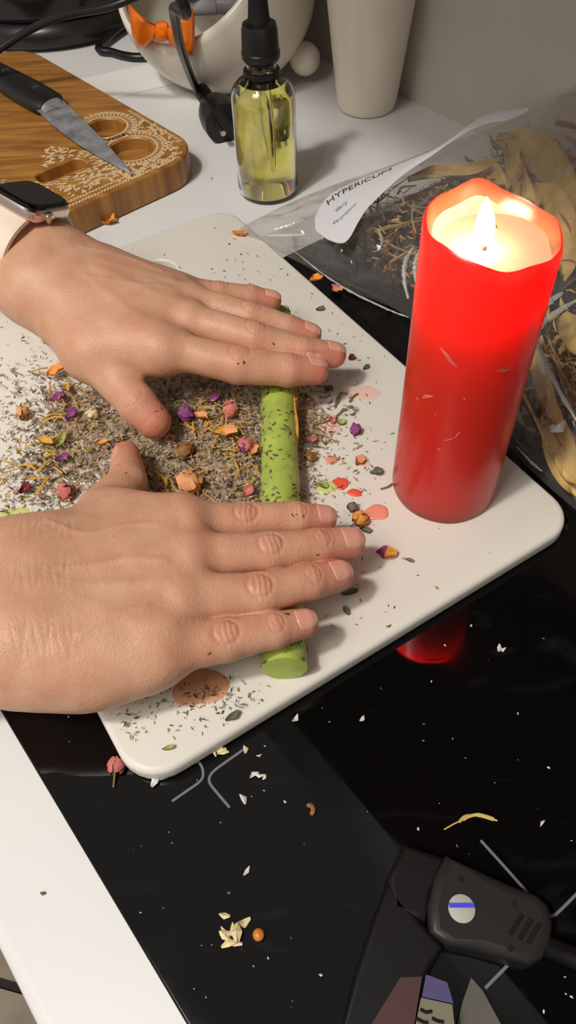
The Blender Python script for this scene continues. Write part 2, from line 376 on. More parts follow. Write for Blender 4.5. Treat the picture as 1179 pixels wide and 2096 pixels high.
def finish_hand(hd, name, label, parent, dorsal, thumb_dorsal, wrist_lines=None, wk_=1.0, tip=1.0):
    V, Q = hd.mesh(); N = hd.grad(V); disp = np.zeros(len(V)); blush = np.zeros(len(V))
    for fi, f in enumerate(hd.fing):
        dn = thumb_dorsal if f['thumb'] else dorsal
        P, r = f['P'], f['r']
        for ji in range(1, len(P)):
            j = P[ji]; ta = P[ji] - P[ji - 1]; ta /= np.linalg.norm(ta)
            if ji < len(P) - 1:
                tb = P[ji + 1] - P[ji]; ta = ta + tb / np.linalg.norm(tb); ta /= np.linalg.norm(ta)
            nd = dn - ta * (dn @ ta); nd /= np.linalg.norm(nd); sd = np.cross(ta, nd); d = V - j
            S = d @ ta; w = d @ sd; hgt = d @ nd; rad = np.sqrt(w * w + hgt * hgt); near = (rad < r[ji] * 1.35) & (np.abs(S) < .02)
            dors = np.clip(hgt / (rad + 1e-9), 0, 1) * near
            if ji == len(P) - 1:                                   # finger tip: pinker pad
                blush += np.exp(-((S - .002) / .010) ** 2) * .72 * tip * (rad < r[ji] * 1.5); continue
            big = (ji == 1 and not f['thumb'])
            amp = (.00050 if big else .00030) * wk_; ew, es = (r[ji] * .62, .0055) if big else (r[ji] * .6, .0035)
            wob = .00022 * np.sin(w * 700 + fi * 2 + ji) + .10 * w * math.sin(fi * 3 + ji) - 18 * w * w
            e = np.sqrt((S / es) ** 2 + (w / ew) ** 2)
            disp -= amp * np.exp(-((e - 1) / .16) ** 2) * dors
            for sk in ((-.0022, .0002, .0026) if big else (-.0014, .0014)):
                disp -= amp * .9 * np.exp(-((S - sk + wob) / .00055) ** 2) * np.exp(-(w / (ew * 1.1)) ** 2) * dors
            disp += .00022 * wk_ * np.exp(-(e / 1.1) ** 2) * dors
            blush += .34 * np.exp(-(e / 1.7) ** 2) * dors
        # knuckle glow at the base joint
        d = V - P[0]; blush += .16 * np.exp(-(np.linalg.norm(d, axis=1) / .013) ** 2)
    nz = np.array([mnoise.noise(Vector(p * 95)) for p in V[::1]]) 
    nz2 = np.array([mnoise.noise(Vector(p * 38 + 5)) for p in V]); calm = np.min([np.clip((np.linalg.norm(V - f['P'][-1], axis=1) - 1.7 * f['r'][-1]) / .006, 0, 1) for f in hd.fing], 0); disp += (nz * .00030 + nz2 * .0007) * calm; blush += np.clip(nz2, 0, 1) * .30; blush += np.clip(nz, 0, 1) * .30
    if wrist_lines is not None:
        o, dr, rows = wrist_lines; S = (V - o) @ dr; lat = (V - o) @ np.cross(dr, EZ)
        up = np.clip(N[:, 2], 0, 1)
        for sk, am in rows: disp -= am * np.exp(-((S - sk + .0012 * np.sin(lat * 160 + sk * 700)) / .0006) ** 2) * up * (0.5 + .5 * np.sin(lat * 230 + sk * 3000))
    top = np.clip((N @ dorsal - .2) / .6, 0, 1); wr_ = hd.pt(hd.tendon)
    for fi, f in enumerate(hd.fing):
        if f['thumb']: continue
        a_ = f['P'][0]; ab = wr_ - a_; t_ = np.clip(((V - a_) @ ab) / (ab @ ab), 0, 1); q_ = a_ + t_[:, None] * ab; dl_ = np.linalg.norm((V - q_)[:, :2], axis=1)
        disp += .00075 * np.exp(-(dl_ / .0028) ** 2) * top * np.sin(np.pi * np.clip(t_ * 1.25, 0, 1)) ** .8
        if fi < 3:                                            # hollow between two knuckles
            m_ = (f['P'][0] + hd.fing[fi + 1]['P'][0]) / 2 ; disp -= .0011 * np.exp(-(np.linalg.norm((V - m_)[:, :2], axis=1) / .0055) ** 2) * top
    for pts_ in hd.veins:
        q_ = spline([hd.pt((x, y, .055)) for x, y in pts_], 24); dm = np.min([np.linalg.norm((V - p)[:, :2], axis=1) for p in q_], 0); disp += .00045 * np.exp(-(dm / .0016) ** 2) * top
    V = V + N * disp[:, None]; hd.V, hd.N = V, N
    me = bpy.data.meshes.new(name); me.vertices.add(len(V)); me.vertices.foreach_set('co', V.astype(np.float32).ravel())
    me.loops.add(len(Q) * 4); me.loops.foreach_set('vertex_index', Q.astype(np.int32).ravel()); me.polygons.add(len(Q))
    me.polygons.foreach_set('loop_start', np.arange(0, len(Q) * 4, 4, dtype=np.int32)); me.update(calc_edges=True); me.validate()
    me.polygons.foreach_set('use_smooth', [True] * len(me.polygons)); me.materials.append(M_SKIN)
    at_ = me.attributes.new('blush', 'FLOAT', 'POINT'); at_.data.foreach_set('value', np.clip(blush, 0, .85).astype(np.float32))
    o = bpy.data.objects.new(name, me); COL.objects.link(o); o.parent = parent; o.matrix_parent_inverse = Matrix.Translation(-parent.location)
    o['label'] = label
    return o
def flecks(hd, hand_ob, pix):
    for x, y in pix:
        b = MB(); d = W_ * F + R_ * (x - CX) - U_ * (y - CY); d /= np.linalg.norm(d); rel = hd.V - EYE; t_ = rel @ d; off = np.linalg.norm(rel - t_[:, None] * d, axis=1); k = np.argmin(t_ + np.where(off < .0012, 0, 9)); flake(b, hd.V[k] + hd.N[k] * .0002, random.uniform(.0012, .0024), .5, random.random() * 6, 0, 0, hd.N[k]); b.build('herb_fleck', mat('fleck', (70, 52, 36), .8), hand_ob, smooth=False, recalc=False)
def nail(hd, fi, hand_ob, parent, dn, back=.35, length=1.55, width=.98, shift=0.0, lsc=.84, off=.02):
    f = hd.fing[fi]; P, r = f['P'], f['r']; t = P[-1] - P[-2]; t /= np.linalg.norm(t); nd = dn - t * (dn @ t); nd /= np.linalg.norm(nd); sd = np.cross(t, nd); rt = r[-1]
    nu, nv = 17, 15; uu = np.linspace(-1, 1, nu)[:, None] + np.zeros((1, nv)); vv = np.linspace(-1, 1, nv)[None] + np.zeros((nu, 1))
    s1 = rt * (off + uu * lsc * (1 - np.where(uu > 0, .20, .26) * np.abs(vv) ** 2.6)); ang = vv * width * (1 - .10 * np.maximum(0, -uu) ** 2) + shift
    ray = (nd * np.cos(ang)[..., None] + sd * np.sin(ang)[..., None]).reshape(-1, 3); o = P[-1] + t * np.minimum(s1, .05 * rt).reshape(-1, 1)
    a = np.full(nu * nv, rt * .35); c = np.full(nu * nv, rt * 1.7)
    for _ in range(14):
        m = (a + c) / 2; ins = hd.eval_pts(o + ray * m[:, None]) < 0; a = np.where(ins, m, a); c = np.where(ins, c, m)
    dd = np.clip(a, rt * .8, rt * 1.45) * (1 - .32 * np.maximum(0, uu.ravel()) ** 2)
    lift = .00034 - .00075 * np.abs(vv) ** 5; lift[0] -= .0008; lift[-1] -= .0006
    X = P[-1] + t * s1.reshape(-1, 1) + ray * (dd + lift.ravel())[:, None]
    b = MB(); G_ = X.reshape(nu, nv, 3); fs = []; b.grid(G_)
    b.m = [1 if (k // (nv - 1))   >= nu - 4 else 0 for k in range(len(b.f))]
    return b.build('fingernail', [m_nail, m_nailtip], hand_ob, angle=180)

pers = thing('person', 'pale hands pressed flat on the green candle, watch on one wrist', 'person', at(200, 900, .03))
# right hand (nearer)
rh = Hand()
rh.add_palm((70, 1158, .050, 17), (372, 1074, .052, 11.5)); rh.add_palm((70, 1195, .053, 18), (380, 1143, .055, 12))
rh.add_palm((70, 1290, .053, 19), (365, 1225, .053, 12)); rh.add_palm((70, 1338, .047, 17), (330, 1322, .048, 13))
rh.add_palm((60, 1338, .046, 17), (180, 1362, .043, 14.5)); rh.add_palm((180, 1362, .043, 14.5), (290, 1345, .044, 14))
rh.add_palm((70, 1155, .048, 17), (235, 1066, .042, 12)); rh.add_palm((235, 1062, .042, 12), (372, 1074, .050, 11))
rh.add_palm((-330, 1150, .060, 21), (70, 1158, .050, 17)); rh.add_palm((-330, 1250, .064, 23), (70, 1240, .052, 19)); rh.add_palm((-330, 1345, .058, 20), (70, 1338, .047, 17))
rh.add_finger([(375, 1072, .052, 10), (500, 1066, .0475, 8.7), (606, 1062, .0430, 7.9), (660, 1062, .0385, 6.9)])
rh.add_finger([(380, 1142, .054, 10.5), (548, 1131, .0485, 9.3), (650, 1119, .0430, 8.5), (714, 1112, .0385, 7.7)])
rh.add_finger([(368, 1228, .052, 11), (527, 1216, .0480, 9.3), (632, 1192, .0430, 8.3), (690, 1178, .0390, 7.3)])
rh.add_finger([(335, 1328, .047, 11), (462, 1309, .0450, 9.2), (560, 1289, .0425, 7.9), (621, 1276, .0395, 6.6)])
rh.add_finger([(212, 1052, .038, 14), (262, 986, .034, 9.9), (258, 932, .0285, 7.6)], thumb=True)
rh.tendon = (90, 1235, .058); rh.veins = [[(120, 1110), (190, 1130), (260, 1110), (330, 1105)], [(150, 1210), (230, 1190), (300, 1180), (350, 1180)], [(180, 1330), (250, 1290), (310, 1270)]]
DORS = np.array([0.05, -.12, 1.0]); DORS /= np.linalg.norm(DORS)
TD = np.array([-.62, -.25, .74]); TD /= np.linalg.norm(TD)
o_ = at(100, 1220, .06); dr_ = at(300, 1190, .06) - o_; dr_ /= np.linalg.norm(dr_)
rho = finish_hand(rh, 'hand', 'right hand, palm down on the near end of the green candle', pers, DORS, TD, (o_, dr_, [(k * .0021 - .012, .00016) for k in range(12)]))
for i in range(4): nail(rh, i, rho, pers, DORS)
nail(rh, 4, rho, pers, np.array([-.78, -.35, .52]), lsc=1.1, off=-.25, width=.90)
flecks(rh, rho, [(432, 1340), (600, 1050), (612, 1053), (625, 1055), (640, 1240), (590, 1252), (262, 965), (655, 1138)])
# left hand (farther)
lh = Hand()
lh.add_palm((70, 585, .065, 17), (335, 716, .0545, 11)); lh.add_palm((85, 560, .069, 17), (383, 655, .0575, 10.3)); lh.add_palm((105, 532, .069, 16), (388, 613, .0565, 9.6)); lh.add_palm((108, 530, .064, 16), (366, 594, .052, 9.5))
lh.add_palm((75, 600, .060, 17), (190, 722, .048, 14)); lh.add_palm((190, 722, .048, 14), (325, 720, .054, 11))
lh.add_palm((70, 585, .062, 17), (-170, 445, .082, 18)); lh.add_palm((108, 530, .067, 16), (-130, 390, .088, 18))
lh.add_finger([(338, 716, .0545, 10.6), (488, 747, .0500, 9.9), (590, 757, .0445, 9.0), (644, 759, .0400, 7.9)])
lh.add_finger([(383, 655, .0575, 9.8), (520, 692, .0535, 9.3), (618, 718, .0460, 8.3), (682, 727, .0405, 7.4)])
lh.add_finger([(390, 613, .0565, 9.0), (512, 648, .0520, 8.4), (588, 671, .0460, 7.6), (634, 686, .0415, 6.8)])
lh.add_finger([(368, 594, .052, 8.8), (448, 603, .0475, 7.7), (514, 608, .0435, 7.0), (555, 616, .0405, 6.3)])
lh.add_finger([(195, 728, .047, 13.5), (280, 826, .036, 11.2), (315, 862, .030, 9.6)], thumb=True)
lh.tendon = (120, 565, .068); lh.veins = [[(200, 640), (280, 640), (350, 632)], [(190, 590), (270, 588), (340, 600)]]
DL = np.array([-.12, .10, 1.0]); DL /= np.linalg.norm(DL); TL = np.array([.30, -.72, .40]); TL /= np.linalg.norm(TL)
lho = finish_hand(lh, 'hand', 'left hand, palm down on the far end of the green candle, wrist strapped', pers, DL, TL, None, .55, 1.25)
for i in range(4): nail(lh, i, lho, pers, np.array([.0, .30, 1.0]))
flecks(lh, lho, [(322, 838), (334, 834), (563, 704), (490, 742), (500, 738)])

# ------------------------------------------------------------------ green candle roll
g0 = at(584, 1388, ZT + .001); g0[2] = ZT + .0101; g1 = at(566, 648, .023); g1[2] = ZT + .0101
gx = g1 - g0; gl = np.linalg.norm(gx); gx /= gl; gy = np.cross(EZ, gx)
gc = thing('rolled_candle', 'lime green candle speckled with herbs, lying under both hands', 'candle', (g0 + g1) / 2 - EZ * .01)
m_green = mat('green_wax', (166, 184, 82), .42, .5, var=.16, vscale=110, bump=.25, bscale=180, sss=.25, srad=(.006, .006, .002))
b = MB(); prof = []
for k in range(60):
    z = gl * k / 59; rr = .0100 + .00022 * math.sin(z * 190) + .00012 * math.sin(z * 470 + 1)
    if k == 0: prof += [(0, 0), (.0088, 0)]
    if k == 59: rr = .0094
    prof.append((rr, z))
prof += [(.0080, gl + .0006), (0, gl + .0006)]
b.lathe(prof, g0, 36, axis=gx); b.build('wax_roll', m_green, gc)
m_h = [mat('herb_dark', (92, 86, 66), .8, .1), mat('herb_grey_green', (142, 134, 108), .8, .1), mat('herb_tan', (186, 160, 128), .8, .1), mat('herb_olive', (150, 138, 84), .8, .1), mat('herb_mauve', (178, 142, 136), .8, .1), mat('herb_pale', (206, 188, 164), .8, .1), mat('herb_bed', (172, 150, 124), .9, .1, var=.35, vscale=420, bump=.8, bscale=600), mat('herb_violet', (134, 84, 122), .8, .1), mat('herb_yellow', (206, 164, 74), .7, .1), mat('herb_peach', (216, 156, 124), .8, .1)]
m_y = mat('marigold', (214, 166, 70), .6, .2, var=.15, vscale=200)
b = MB()
for k in range(640):
    z = random.random() * gl; clump = mnoise.noise(Vector((z * 60, 3, 1)))
    if clump < -.05 and random.random() < .6: continue
    a = random.uniform(0, math.pi); up = gy * math.cos(a) + EZ * math.sin(a); p = g0 + gx * z + up * .0103
    flake(b, p, random.uniform(.001, .0034), random.uniform(.22, .6), random.random() * 6.28, random.uniform(-.15, .15), random.choices([0, 1, 3], [6, 3, 2])[0], up)
tag(b.build('herb_coating', m_h, gc, smooth=False, recalc=False), kind='stuff')
b = MB()
for k in range(5):
    z0 = gl * random.uniform(.62, .74); p = [g0 + gx * (z0 - q * .03) - gy * (.0098 + .0006 * math.sin(q * 5 + k)) + EZ * (.002 + .001 * k - .004 * q * (k % 2)) for q in np.linspace(0, 1, 8)]
    b.tube(p, .0005, 5)
b.build('yellow_strand', m_y, gc)

# ------------------------------------------------------------------ red pillar candle
ca = at(907, 992, ZT); CR, CH = .0272, .152
rc = thing('pillar_candle', 'tall lit red pillar candle on the chopping board corner', 'candle', (ca[0], ca[1], ZT))
m_red = bpy.data.materials.new('red_wax'); m_red.use_nodes = True; q = m_red.node_tree.nodes['Principled BSDF']
q.inputs['Base Color'].default_value = (.60, .024, .013, 1); q.inputs['Roughness'].default_value = .30; q.inputs['Subsurface Weight'].default_value = 1.0
q.inputs['Subsurface Radius'].default_value = (.085, .0012, .0008); q.inputs['Subsurface Scale'].default_value = 1.0; q.inputs['Specular IOR Level'].default_value = .45
m_pool = mat('melted_wax', (255, 200, 150), .18, .5, sss=.6, srad=(.012, .006, .003), raw=(.34, .095, .085))
b = MB(); seg = 72; rings = []
def rim(a):                                              # uneven burnt rim: high at the left and back, low at the front right
    return CH + .0032 * math.cos(a - math.radians(150)) + .0034 * math.exp(-((a - 1.75) / .35) ** 2) + .0008 * math.sin(5 * a + .6) + .0004 * math.sin(9 * a)
prof = [(.0, 0, 0), (.93, 0, 0), (.985, .0012, 0), (1.0, .004, 0)] + [(1.0, k / 22, 1) for k in range(3, 22)] + [(1.0, .985, 1), (.985, .998, 1), (.95, 1.003, 1), (.90, .994, 1), (.85, .965, 1)]
for i in range(seg):
    a = 2 * math.pi * i / seg; row = []
    for (rr, z, t) in prof:
        zz = rim(a) * z if t else z
        wob = 1 + .004 * math.sin(3 * a + zz * 30) + .003 * math.sin(7 * a - zz * 55); lean = .006 * zz
        row.append((ca[0] + CR * rr * wob * math.cos(a) + lean, ca[1] + CR * rr * wob * math.sin(a), ZT + zz))
    rings.append(row)
nouter = len(prof) - 1
inner = [(.845, -.0050), (.815, -.0078), (.70, -.0090), (.4, -.0095), (.0, -.0097)]
for i in range(seg):
    a = 2 * math.pi * i / seg
    for rr, dz in inner:
        zz = CH + dz; rings[i].append((ca[0] + CR * rr * math.cos(a) + .006 * zz + .0024 * min(1, -dz / .006), ca[1] + CR * rr * math.sin(a) + .0006, ZT + zz))
b.grid(rings, closed_u=True); L_ = len(rings[0]) - 1
b.m = [(1 if (k % L_)   >= nouter else 0) for k in range(len(b.f))]
b.build('wax_body', [m_red, m_pool], rc)
wk = np.array([ca[0] - .0012, ca[1] + .0000, ZT + CH - .0098])
b = MB(); b.tube(spline([wk, wk + [0, 0, .005], wk + [.001, 0, .0085], wk + [.0028, -.0005, .0105]], 10), .0009, 8); b.build('wick', mat('burnt_wick', (30, 22, 18), .9), rc)
def on_candle(x, y):
    d = W_ * F + R_ * (x - CX) - U_ * (y - CY); d /= np.linalg.norm(d); o = (EYE - ca)[:2]; A = d[:2] @ d[:2]; B2 = 2 * d[:2] @ o; C2 = o @ o - (CR * 1.003) ** 2; t = (-B2 - math.sqrt(max(0, B2 * B2 - 4 * A * C2))) / (2 * A); p = EYE + d * t
    n_ = np.array([*(p - ca)[:2], 0]); n_ /= np.linalg.norm(n_); return p + np.array([.006 * (p[2] - ZT), 0, 0]), n_
m_scuff = mat('scuffed_wax', (214, 96, 84), .5)
for pts_, r_ in (([(898, 712), (912, 728), (920, 740), (933, 752)], .0009), ([(862, 815), (870, 812), (884, 812)], .0010), ([(905, 902), (918, 900), (926, 896)], .0004), ([(928, 898), (936, 888), (940, 884)], .0004), ([(894, 918), (902, 922)], .0005), ([(851, 816), (854, 816)], .0006), ([(1052, 832), (1056, 828)], .0006), ([(946, 817), (950, 816)], .0005), ([(888, 848), (891, 849)], .0005)):
    b = MB(); q_ = [on_candle(*p) for p in pts_]; n_ = len(q_); b.tube(spline([p for p, _ in q_], 10), np.array([r_ * math.sin(math.pi * (.1 + .8 * k / 9)) for k in range(10)]), 6); b.build('scuff', m_scuff, rc)
b = MB()
for x, y in ((1028, 757), (1034, 759), (1022, 758)): p, n_ = on_candle(x, y); flake(b, p + n_ * .0003, .0035, .35, .8, 0, 0, n_)
b.build('stuck_herb', mat('stuck_herb', (120, 84, 40), .7), rc, smooth=False)
fl_ = []
for z, rr in ((0, 0.0), (.0010, .0020), (.0036, .0033), (.007, .0037), (.0105, .0035), (.0140, .0027), (.0170, .0017), (.0190, .0008), (.0205, 0)): fl_.append((rr, z))
pts = spline([(a_, z, 0) for a_, z in fl_], 30)
m_flame = bpy.data.materials.new('flame'); m_flame.use_nodes = True; nt = m_flame.node_tree; nt.nodes.clear()
em = nt.nodes.new('ShaderNodeEmission'); em.inputs[0].default_value = (1.0, .66, .34, 1); em.inputs[1].default_value = 360; ou = nt.nodes.new('ShaderNodeOutputMaterial'); nt.links.new(em.outputs[0], ou.inputs[0])
b = MB(); b.lathe([(max(0, p[0]), p[1]) for p in pts], wk + np.array([-.0006, 0, .0022]), 28, axis=(-.10, 0, 1)); fo = b.build('flame', m_flame, rc)
# ------------------------------------------------------------------ dropper bottle
bt = at(549, 385, 0); bt[1] -= .004
db = thing('dropper_bottle', 'clear glass dropper bottle of yellow oil with black cap', 'bottle', bt)
m_cg = mat('clear_glass', (255, 255, 255), .02, .5, trans=1, ior=1.48, raw=(1, 1, 1))
BR = .0240
def bprof(t=0):
    P = [(0, .0 + t), (BR - .0026 - t, .0 + t), (BR - .0008 - t, .0022), (BR - t, .006)]
    P += [(BR - t, z) for z in (.02, .04, .06, .073)]
    for k in range(1, 11):
        a = math.radians(90 * k / 10); P.append((BR - t - (.0128) * (1 - math.cos(a)), .073 + .0145 * math.sin(a)))
    return P
b = MB(); P = bprof() + [(.0110, .0890), (.0110, .0985), (.0102, .0990)]
inn = [(max(0, r - .0016), max(z, .0035)) for r, z in bprof(0)][::-1]
b.lathe(P + [(.0094, .0990), (.0094, .0890)] + inn[1:], bt, 64); b.build('glass_body', m_cg, db)
m_oil = bpy.data.materials.new('yellow_oil'); m_oil.use_nodes = True; nt = m_oil.node_tree; q = nt.nodes['Principled BSDF']
q.inputs['Base Color'].default_value = (.97, .90, .22, 1); q.inputs['Transmission Weight'].default_value = 1; q.inputs['Roughness'].default_value = 0; q.inputs['IOR'].default_value = 1.46
oil = [(0, .0037)] + [(max(0, r - .00175), max(z, .0037)) for r, z in bprof(0) if z < .0858][1:]
b = MB(); b.lathe(oil + [(0, oil[-1][1])], bt, 64); b.build('oil', m_oil, db)
m_bk = mat('black_plastic', (22, 19, 20), .35, .5)
b = MB(); b.lathe([(.0106, .0885), (.0130, .0885), (.0137, .0905), (.0132, .0928), (.0106, .0930)], bt, 40); b.build('neck_ring', m_bk, db)
b = MB(); b.lathe([(.0104, .0990), (.0120, .0985), (.0138, .1010), (.0138, .1050), (.0132, .1056), (.0127, .1190), (.0117, .1225), (.0082, .1240), (0, .1240)], bt, 40); b.build('screw_cap', m_bk, db)
b = MB(); b.lathe([(.0080, .1240), (.0074, .1270), (.0066, .1360), (.0070, .1500), (.0062, .1560), (.0038, .1600), (0, .1608)], bt, 32); b.build('rubber_bulb', mat('black_rubber', (26, 23, 24), .6, .3), db)
b = MB(); p0 = bt + np.array([0, 0, .098]); p1 = bt + np.array([.0035, -.004, .022])
b.tube(np.linspace(p0, p1, 8), [.0034] * 5 + [.0028, .0020, .0012], 16); b.build('pipette', m_cg, db)

# ------------------------------------------------------------------ white tumbler
tu = at(750, 218, 0)
cu = thing('tumbler', 'white ceramic tumbler standing against the wall', 'cup', tu)
m_cer = mat('white_ceramic', (226, 216, 200), .22, .5)
TH = .100; b = MB()
b.lathe([(0, 0), (.0235, 0), (.0255, .0012), (.0265, .004)] + [(.0265 + .0120 * (z / TH), z) for z in np.linspace(.01, TH - .0015, 12)] + [(.0380, TH), (.0370, TH + .0004), (.0360, TH - .001)], tu, 56)
b.build('cup_wall', m_cer, cu)
b = MB(); b.lathe([(.0362, TH - .001)] + [(.0242 + .0120 * (z / TH), z) for z in np.linspace(TH - .002, .006, 10)] + [(0, .005)], tu, 56); b.build('cup_inside', mat('glazed_beige', (196, 160, 128), .3), cu)

# ------------------------------------------------------------------ ceramic pot with bow tie
pc = np.array([-.040, .815, .0]); PRx, PRz = .0905, .086; pz = .078
pot = thing('ceramic_pot', 'round white ceramic pot with an orange bow tie, holding pens', 'pot', pc)
cutn = np.array([-.46, -.50, .73]); cutn /= np.linalg.norm(cutn); cutd = .043
b = MB(); nu_, nv_ = 72, 40
def potpt(a, ph, rad=1.0):
    sx = math.sin(ph); z = -math.cos(ph); fl2 = (abs(sx) ** .82) * (1 if sx > 0 else -1)
    return np.array([pc[0] + PRx * rad * fl2 * math.cos(a), pc[1] + PRx * rad * fl2 * math.sin(a), pz + PRz * rad * max(z, -.93)])
ctr = np.array([pc[0], pc[1], pz])
# meridians about the cut axis so that the rim is a clean circle
e1 = np.cross(cutn, [0, 0, 1.]); e1 /= np.linalg.norm(e1); e2 = np.cross(cutn, e1)
def shell(dirv, off):
    p = dirv / np.sqrt((dirv[0] / PRx) ** 2 + (dirv[1] / PRx) ** 2 + (dirv[2] / PRz) ** 2); p = p * (1 + off / np.linalg.norm(p)); q_ = ctr + p
    if q_[2] < .004: q_ = q_.copy(); q_[2] = .0015 + .12 * max(0, q_[2] + .008)
    return q_
ph0 = math.acos(cutd / PRx); G1 = []
for i in range(nu_):
    a = 2 * math.pi * i / nu_; dr2 = e1 * math.cos(a) + e2 * math.sin(a); row = []
    for ph in np.linspace(math.pi * .999, ph0, 40): row.append(shell(cutn * math.cos(ph) + dr2 * math.sin(ph), 0))
    for k in (0.5, 1.0): row.append(shell(cutn * math.cos(ph0 - .035 * math.sin(k * math.pi)) + dr2 * math.sin(ph0), -.007 * k))
    for ph in np.linspace(ph0 + .02, math.pi * .999, 24): row.append(shell(cutn * math.cos(ph) + dr2 * math.sin(ph), -.007))
    G1.append(row)
b.grid(G1, closed_u=True); b.build('pot_body', m_cer, pot, angle=60)
tl = at(622, 122, .03); tl = at(624, 120, .022)
b = MB(); b.lathe([(.0145 * math.sin(t), -.0145 * math.cos(t)) for t in np.linspace(0, math.pi, 20)], tl, 32); b.build('round_tail', m_cer, pot)
# bow tie
m_or = mat('orange_glaze', (238, 116, 14), .3, .5, var=.12, vscale=60)
def on_pot(x, y, off=.0):
    d = W_ * F + R_ * (x - CX) - U_ * (y - CY); d /= np.linalg.norm(d); o = EYE - ctr; S = np.array([1 / PRx, 1 / PRx, 1 / PRz]); dd, oo = d * S, o * S
    A, B2, C2 = dd @ dd, 2 * dd @ oo, oo @ oo - (1 + off / PRx) ** 2; disc = max(0, B2 * B2 - 4 * A * C2); return EYE + d * ((-B2 - math.sqrt(disc)) / (2 * A))
def bow_lobe(poly):
    b = MB(); n = len(poly); c0 = np.mean([on_pot(*p, .004) for p in poly], 0); rows = []
    for k, (sc, off) in enumerate(((1.0, -.004), (1.0, .002), (.94, .0055), (.8, .008), (.4, .0095))):
        mx_ = np.mean(poly, 0); rows.append([on_pot(*(mx_ + (np.array(p) - mx_) * sc), off) for p in poly])
    for a_, b_ in zip(rows, rows[1:]):
        b.add(list(a_) + list(b_), [(i, (i + 1) % n, n + (i + 1) % n, n + i) for i in range(n)])
    b.add(rows[-1], [tuple(range(n))]); bm_ = b.build('bow_tie', m_or, pot, angle=70)
    return bm_
bow_lobe([(262, 2), (280, 22), (302, 42), (322, 52), (324, 70), (312, 84), (294, 100), (280, 98), (270, 70), (264, 34)])
bow_lobe([(338, 56), (352, 52), (368, 28), (382, 14), (394, 16), (399, 40), (399, 90), (394, 114), (380, 116), (362, 102), (346, 86), (338, 74)])
bow_lobe([(318, 46), (332, 42), (344, 46), (347, 66), (343, 82), (330, 86), (318, 82), (314, 64)])
# pens and bits in the pot
def pen(p0, p1, r, mats, name, label):
    t = thing(name, label, 'pen', (p0 + p1) / 2)
    b = MB(); d = p1 - p0; L2 = np.linalg.norm(d); b.lathe([(0, 0), (r, 0), (r, L2 * .62), (r * .96, L2 * .63)], p0, 20, axis=d); b.build('barrel', mats[0], t)
    b = MB(); b.lathe([(r * 1.05, L2 * .63), (r * 1.08, L2 * .66), (r * 1.05, L2 * .96), (r * .8, L2), (0, L2)], p0, 20, axis=d); b.build('cap', mats[1], t); return t
pin = np.array([pc[0], pc[1] + .01, .07])
pen(pin + np.array([.055, .0, .010]), pin + np.array([-.015, -.01, .030]), .0085, (mat('pen_white', (214, 206, 206), .4), mat('pen_purple', (150, 30, 110), .35)), 'marker_pen', 'white marker with purple cap lying in the pot')
pen(pin + np.array([-.06, .02, .035]), pin + np.array([-.02, -.052, .018]), .008, (m_bk, mat('pen_dark', (36, 30, 36), .4)), 'marker_pen', 'black marker leaning behind the orange bow')
pen(pin + np.array([.05, -.035, .0]), pin + np.array([-.03, -.04, .004]), .008, (mat('pen_grey', (150, 144, 146), .3), mat('pen_clear', (176, 170, 176), .25)), 'marker_pen', 'grey marker lowest in the pot beside the rim')
b = MB(); b.lathe([(0, 0), (.022, 0), (.025, .004), (.025, .030), (.022, .034), (0, .034)], pin + np.array([.0, .035, .02]), 28); tag(b.build('black_tin', m_bk), 'black round tin at the back of the pot', 'tin')

# ------------------------------------------------------------------ cables and plug
m_cab = mat('black_cable', (24, 22, 23), .33, .5)
pg = thing('power_cord', 'black power cord with moulded plug behind the bottle', 'cable', at(470, 300, 0))
pl0, pl1 = at(412, 190, .016), at(512, 330, .012)
pth = [np.array([-.155, .70, .30]), at(352, -40, .17), at(356, 20, .135), at(368, 90, .095), at(388, 150, .045), at(404, 184, .020), pl0]
b = MB(); b.tube(spline(pth, 60), .0036, 12); b.build('cord', m_cab, pg)
d = pl1 - pl0; L2 = np.linalg.norm(d); pf = [(0, 0), (.0062, 0)]
for k in range(6): pf += [(.0072, .002 + k * .0042), (.0072, .0042 + k * .0042), (.0062, .0044 + k * .0042), (.0062, .0060 + k * .0042)]
pf += [(.0090, .028), (.0130, .034), (.0160, .042), (.0175, .052), (.0172, .066), (0, .066)]
b = MB(); b.lathe(pf, pl0 + EZ * .002, 28, axis=d); b.build('plug', m_bk, pg, angle=50)
b = MB()
for s in (-1, 1):
    q0 = pl0 + d / L2 * .064 + np.cross(d / L2, EZ) * s * .0095 * .7 + EZ * .002; b.tube([q0, q0 + d / L2 * .017], .0024, 10)
b.build('prong', mat('steel', (190, 190, 190), .25, metal=1), pg)
# black round cooker at the top left
kc = np.array([-.232, 1.005, 0])
ck = thing('electric_cooker', 'round black electric cooker with steel rim in the far corner', 'cooker', kc)
b = MB(); b.lathe([(0, .002), (.108, .002), (.113, .006), (.1145, .014), (.112, .021), (.107, .025), (.104, .027)], kc, 72); b.build('base_ring', mat('cooker_black', (34, 32, 32), .3), ck)
b = MB(); b.lathe([(.104, .027), (.1045, .029), (.111, .032), (.114, .045), (.116, .062), (.114, .066)], kc, 72); b.build('body', mat('cooker_gloss', (26, 24, 24), .2), ck)
b = MB(); b.lathe([(.114, .066), (.116, .068), (.116, .072), (.110, .074), (.100, .071), (.096, .062), (0, .060)], kc, 72); b.build('steel_rim', mat('brushed_steel', (150, 140, 130), .3, metal=1), ck)
b = MB(); b.tube(spline([kc + np.array([.105, -.03, .012]), at(205, 92, .006), at(232, 108, .004), at(270, 117, .004), at(310, 116, .004), at(350, 110, .004)], 30), .0042, 12); b.build('cooker_cord', m_cab, ck)
b = MB(); b.tube(spline([at(-60, 140, .05), at(0, 100, .062), at(60, 62, .075), at(130, 32, .088), at(230, 12, .098), at(330, -30, .11)], 40), .0032, 12)
